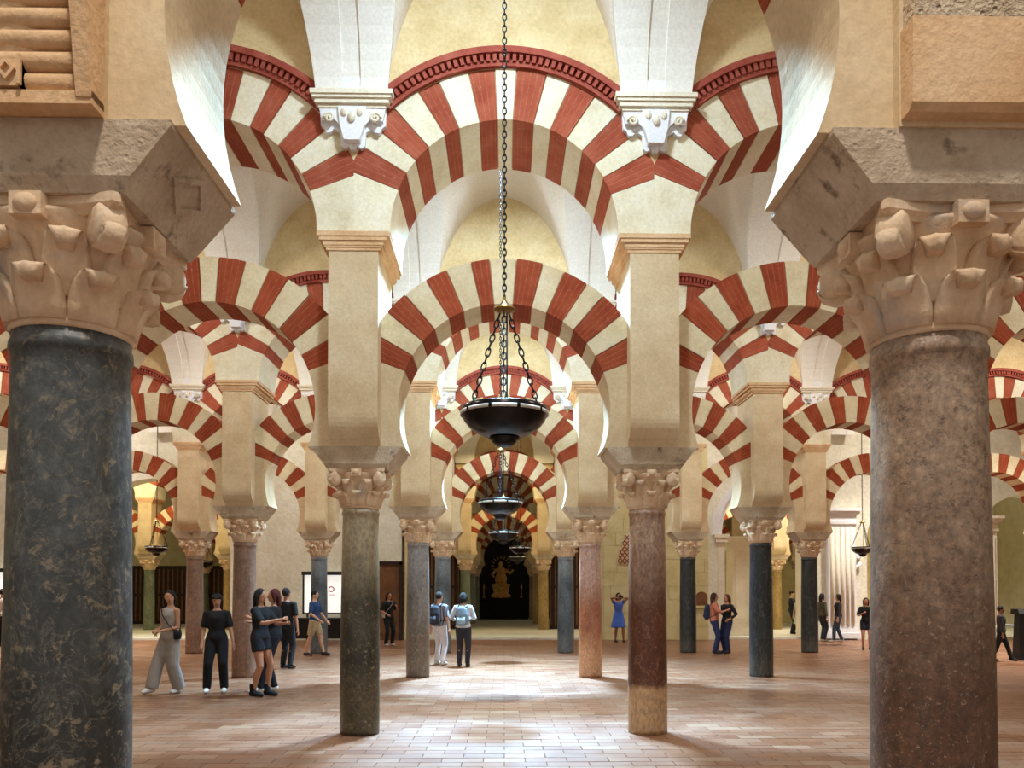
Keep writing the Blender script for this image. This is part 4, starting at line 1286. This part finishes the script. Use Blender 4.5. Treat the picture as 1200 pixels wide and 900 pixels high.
def backpack(p, label, col, lean=0.0):
    o = thing('backpack', label, 'backpack'); attach(o, p)
    mb = MB(); mb.tube([(0, .185, .96), (0, .20, 1.0), (0, .205, 1.2), (0, .19, 1.34), (0, .17, 1.39)], [(.12, .06), (.145, .085), (.145, .085), (.12, .07), (.06, .04)], 14); rem(link('pack', mb.mesh('pack', cloth(col)), o), .016)
    mb = MB(); mb.tube([(0, .27, 1.0), (0, .285, 1.06), (0, .275, 1.15)], [(.09, .02), (.10, .03), (.09, .015)], 12); link('pocket', mb.mesh('pocket', cloth(tuple(min(255, int(c * 1.25) + 8) for c in col))), o)
    for sx in (-1, 1):
        mb = MB(); mb.tube([(sx * .09, .12, 1.36), (sx * .105, .05, 1.43), (sx * .11, -.06, 1.42), (sx * .12, -.135, 1.28), (sx * .14, -.07, 1.10), (sx * .12, .12, 1.02)], [(.022, .008)] * 6, 8); link('strap', mb.mesh('strap', cloth(col)), o)
def crossbag(p, label, col, s=1):
    o = thing('shoulder_bag', label, 'bag'); attach(o, p)
    mb = MB(); mb.tube([(s * .20, -.02, .90), (s * .205, -.02, .98), (s * .20, -.02, 1.05)], [(.03, .07), (.036, .08), (.03, .075)], 12); link('pouch', mb.mesh('pouch', cloth(col)), o)
    mb = MB(); mb.tube([(s * .19, -.07, 1.04), (s * .10, -.135, 1.16), (-s * .02, -.142, 1.30), (-s * .10, -.09, 1.42), (-s * .10, .03, 1.44), (0, .12, 1.32), (s * .12, .115, 1.14), (s * .19, .03, 1.04)], [(.018, .006)] * 8, 8); link('strap', mb.mesh('strap', cloth(col)), o)
def P(px, py, Y=None):
    Y = Y or 1.6 * FPX / (py - VPY)
    return (px - VPX) * Y / FPX, Y

BLK = (20, 20, 22)
p, _ = person('person in grey tank top and wide grey trousers walking, white shoes', *P(203, 811), 1.64, -28, hands=((-.05, -.22, 1.02), (.06, -.21, 1.04)), feet=((-.13, -.26, .085), (.11, .10, .085)), skin=3, hairlen=.22, shirt=(172, 166, 160), sleeve=0, legs=(160, 152, 144), wide=.042, head=48)
crossbag(p, 'small black bag slung across the person in grey', BLK)
person('person in black cap, black shirt and black trousers with white shoes', *P(257, 810), 1.58, 12, hands=((-.23, -.10, .86), (.29, -.06, .80)), feet=((-.15, -.06, .085), (.14, -.08, .085)), skin=3, cap=BLK, hairlen=.14, legs=(18, 18, 20), wide=.012)
person('person in black top and shorts, bare legs and black boots, embracing', *P(307, 815), 1.66, 72, hands=((-.10, -.40, 1.22), (.12, -.38, 1.16)), feet=((-.10, .05, .085), (.09, -.08, .085)), skin=1, hairlen=.28, leglen=.22, legs=(22, 24, 30), shoe=(18, 18, 20), boots=True, head=-10)
person('person in black clothes and pale shoes, embracing the one in shorts', *P(323, 810), 1.66, -70, hands=((-.14, -.34, 1.16), (.14, -.34, 1.22)), feet=((-.10, .02, .085), (.10, -.22, .085)), skin=3, hair=(84, 34, 26), hairlen=.18, legs=(24, 26, 36))
person('person in black shirt standing behind the embracing pair', *P(337, 783), 1.70, 160, skin=2, fem=False, legs=(22, 22, 24), shoe=(30, 28, 28))
person('person in blue shirt and khaki shorts walking past the grey column', *P(370, 768), 1.66, 80, hands=((-.2, -.2, .95), (.22, -.24, .92)), feet=((-.08, .2, .085), (.08, -.22, .085)), fem=False, shirt=(34, 62, 108), legs=(176, 156, 122), leglen=.44, shoe=(52, 48, 46))
person('person in white striped shirt seen from behind at the left edge', *P(10, 757), 1.72, 190, hands=((-.2, -.15, 1.0), (.2, -.15, 1.0)), fem=False, shirt=(226, 220, 208), stripe=(150, 142, 136), legs=(20, 20, 22), shoe=BLK)
person('person in black shirt and trousers at the far left edge', *P(-13, 757), 1.66, 170, shirt=BLK, fem=False, shoe=BLK)
p, _ = person('person in black standing by the olive-grey column', *P(456, 757), 1.62, 40, hands=((-.2, -.2, 1.02), (.12, -.26, 1.24)), skin=1, hairlen=.24, shoe=(190, 180, 170))
crossbag(p, 'pale handbag carried by the person in black', (196, 190, 172), -1)
p, _ = person('person in patterned shirt and white trousers half behind the grey column', *P(515, 779), 1.62, 150, skin=3, hair=(40, 34, 30), shirt=(150, 144, 148), stripe=(70, 66, 74), legs=(206, 196, 196), fem=True, shoe=(196, 186, 176))
backpack(p, 'dark backpack on the person in white trousers', (42, 42, 50))
p, _ = person('person in pale grey shirt and dark trousers seen from behind', *P(543, 781), 1.60, 172, hands=((-.16, -.24, 1.10), (.20, -.2, 1.06)), skin=1, hair=(16, 14, 14), hairlen=.10, shirt=(186, 182, 184), sleeve=.8, legs=(36, 32, 40), shoe=(40, 36, 36))
backpack(p, 'grey-blue backpack on the person beside the light pool', (106, 122, 134))
person('person in blue dress raising a phone by the yellow wall', *P(725, 753), 1.60, 8, hands=((-.07, -.24, 1.53), (.07, -.24, 1.53)), feet=((-.10, .04, .085), (.16, -.06, .085)), skin=2, hairlen=.2, dress=((70, 102, 190), .52), sleeve=.3, shoe=(60, 44, 40))
_x, _y = P(725, 753)
ph = thing('phone', 'small dark phone held up by the person in blue dress', 'phone', (_x, _y, 0), R(8)); ph.scale = (1.6 / 1.7,) * 3
mb = MB(); mb.box(-.075, .075, -.315, -.303, 1.54, 1.62); link('case', mb.mesh('case', M['black']), ph)
mb = MB(); mb.lathe([(.012, 0), (.012, .004)], 10); link('lens', mb.mesh('lens', M['iron']), ph, (.05, -.316, 1.60), (R(90), 0, 0))
p, _ = person('person in coral top and blue jeans embracing by charcoal column', *P(838, 766), 1.60, 75, hands=((-.12, -.34, 1.22), (.12, -.34, 1.18)), skin=1, hair=(60, 30, 24), hairlen=.2, shirt=(188, 110, 84), legs=(38, 50, 96), shoe=(40, 40, 48))
backpack(p, 'navy backpack on the person in coral top', (36, 42, 66))
person('person in black top with one elbow out, embracing by charcoal column', *P(853, 766), 1.56, -60, hands=((.10, -.32, 1.2), (.22, -.12, 1.0)), skin=1, hair=(74, 40, 28), hairlen=.2, sleeve=.9, legs=(34, 42, 78), shoe=(40, 40, 48))
person('distant person in black with cap under the transept arch', *P(930, 744, 30.6), 1.62, 60, hands=((-.1, -.36, 1.22), (.14, -.3, 1.2)), cap=BLK, fem=False, shoe=BLK, z0=.06)
person('distant small person in pale green dress under the transept arch', *P(939, 750, 29.6), 1.42, -30, dress=((168, 184, 160), .5), skin=0, hairlen=.15, z0=.06)
person('distant person in olive jacket before the fluted pilaster', *P(966, 746, 26.9), 1.58, 100, shirt=(76, 72, 52), sleeve=.9, legs=(46, 52, 60), hairlen=.2)
person('distant person in black jacket and jeans before the fluted pilaster', *P(985, 746, 26.6), 1.56, -110, sleeve=.9, legs=(58, 74, 92), hairlen=.15, feet=((-.10, .12, .085), (.12, -.16, .085)))
person('person in black top and dark shorts near the brown column', *P(1018, 762), 1.46, -20, hands=((-.12, -.24, 1.2), (.26, -.04, .82)), skin=1, hairlen=.26, leglen=.3, legs=(26, 28, 44), shoe=(30, 28, 28))
person('dark-clothed person striding at the far right edge', *P(1179, 776), 1.30, 62, feet=((-.09, .26, .085), (.09, -.28, .085)), fem=False, skin=2, shirt=(48, 44, 44), sleeve=.9, legs=(22, 22, 24), shoe=BLK)

for o, vx, sm in REMESH:
    m = o.modifiers.new('remesh', 'REMESH'); m.mode = 'VOXEL'; m.voxel_size = vx; m.use_smooth_shade = True
    m2 = o.modifiers.new('smooth', 'SMOOTH'); m2.factor = .5; m2.iterations = sm
dg = bpy.context.evaluated_depsgraph_get()
done = []
for o, vx, sm in REMESH:
    me = bpy.data.meshes.new_from_object(o.evaluated_get(dg))
    done.append((o, me))
for o, me in done:
    mats = list(o.data.materials)
    o.modifiers.clear(); o.data = me
    if not me.materials:
        for m in mats: me.materials.append(m)
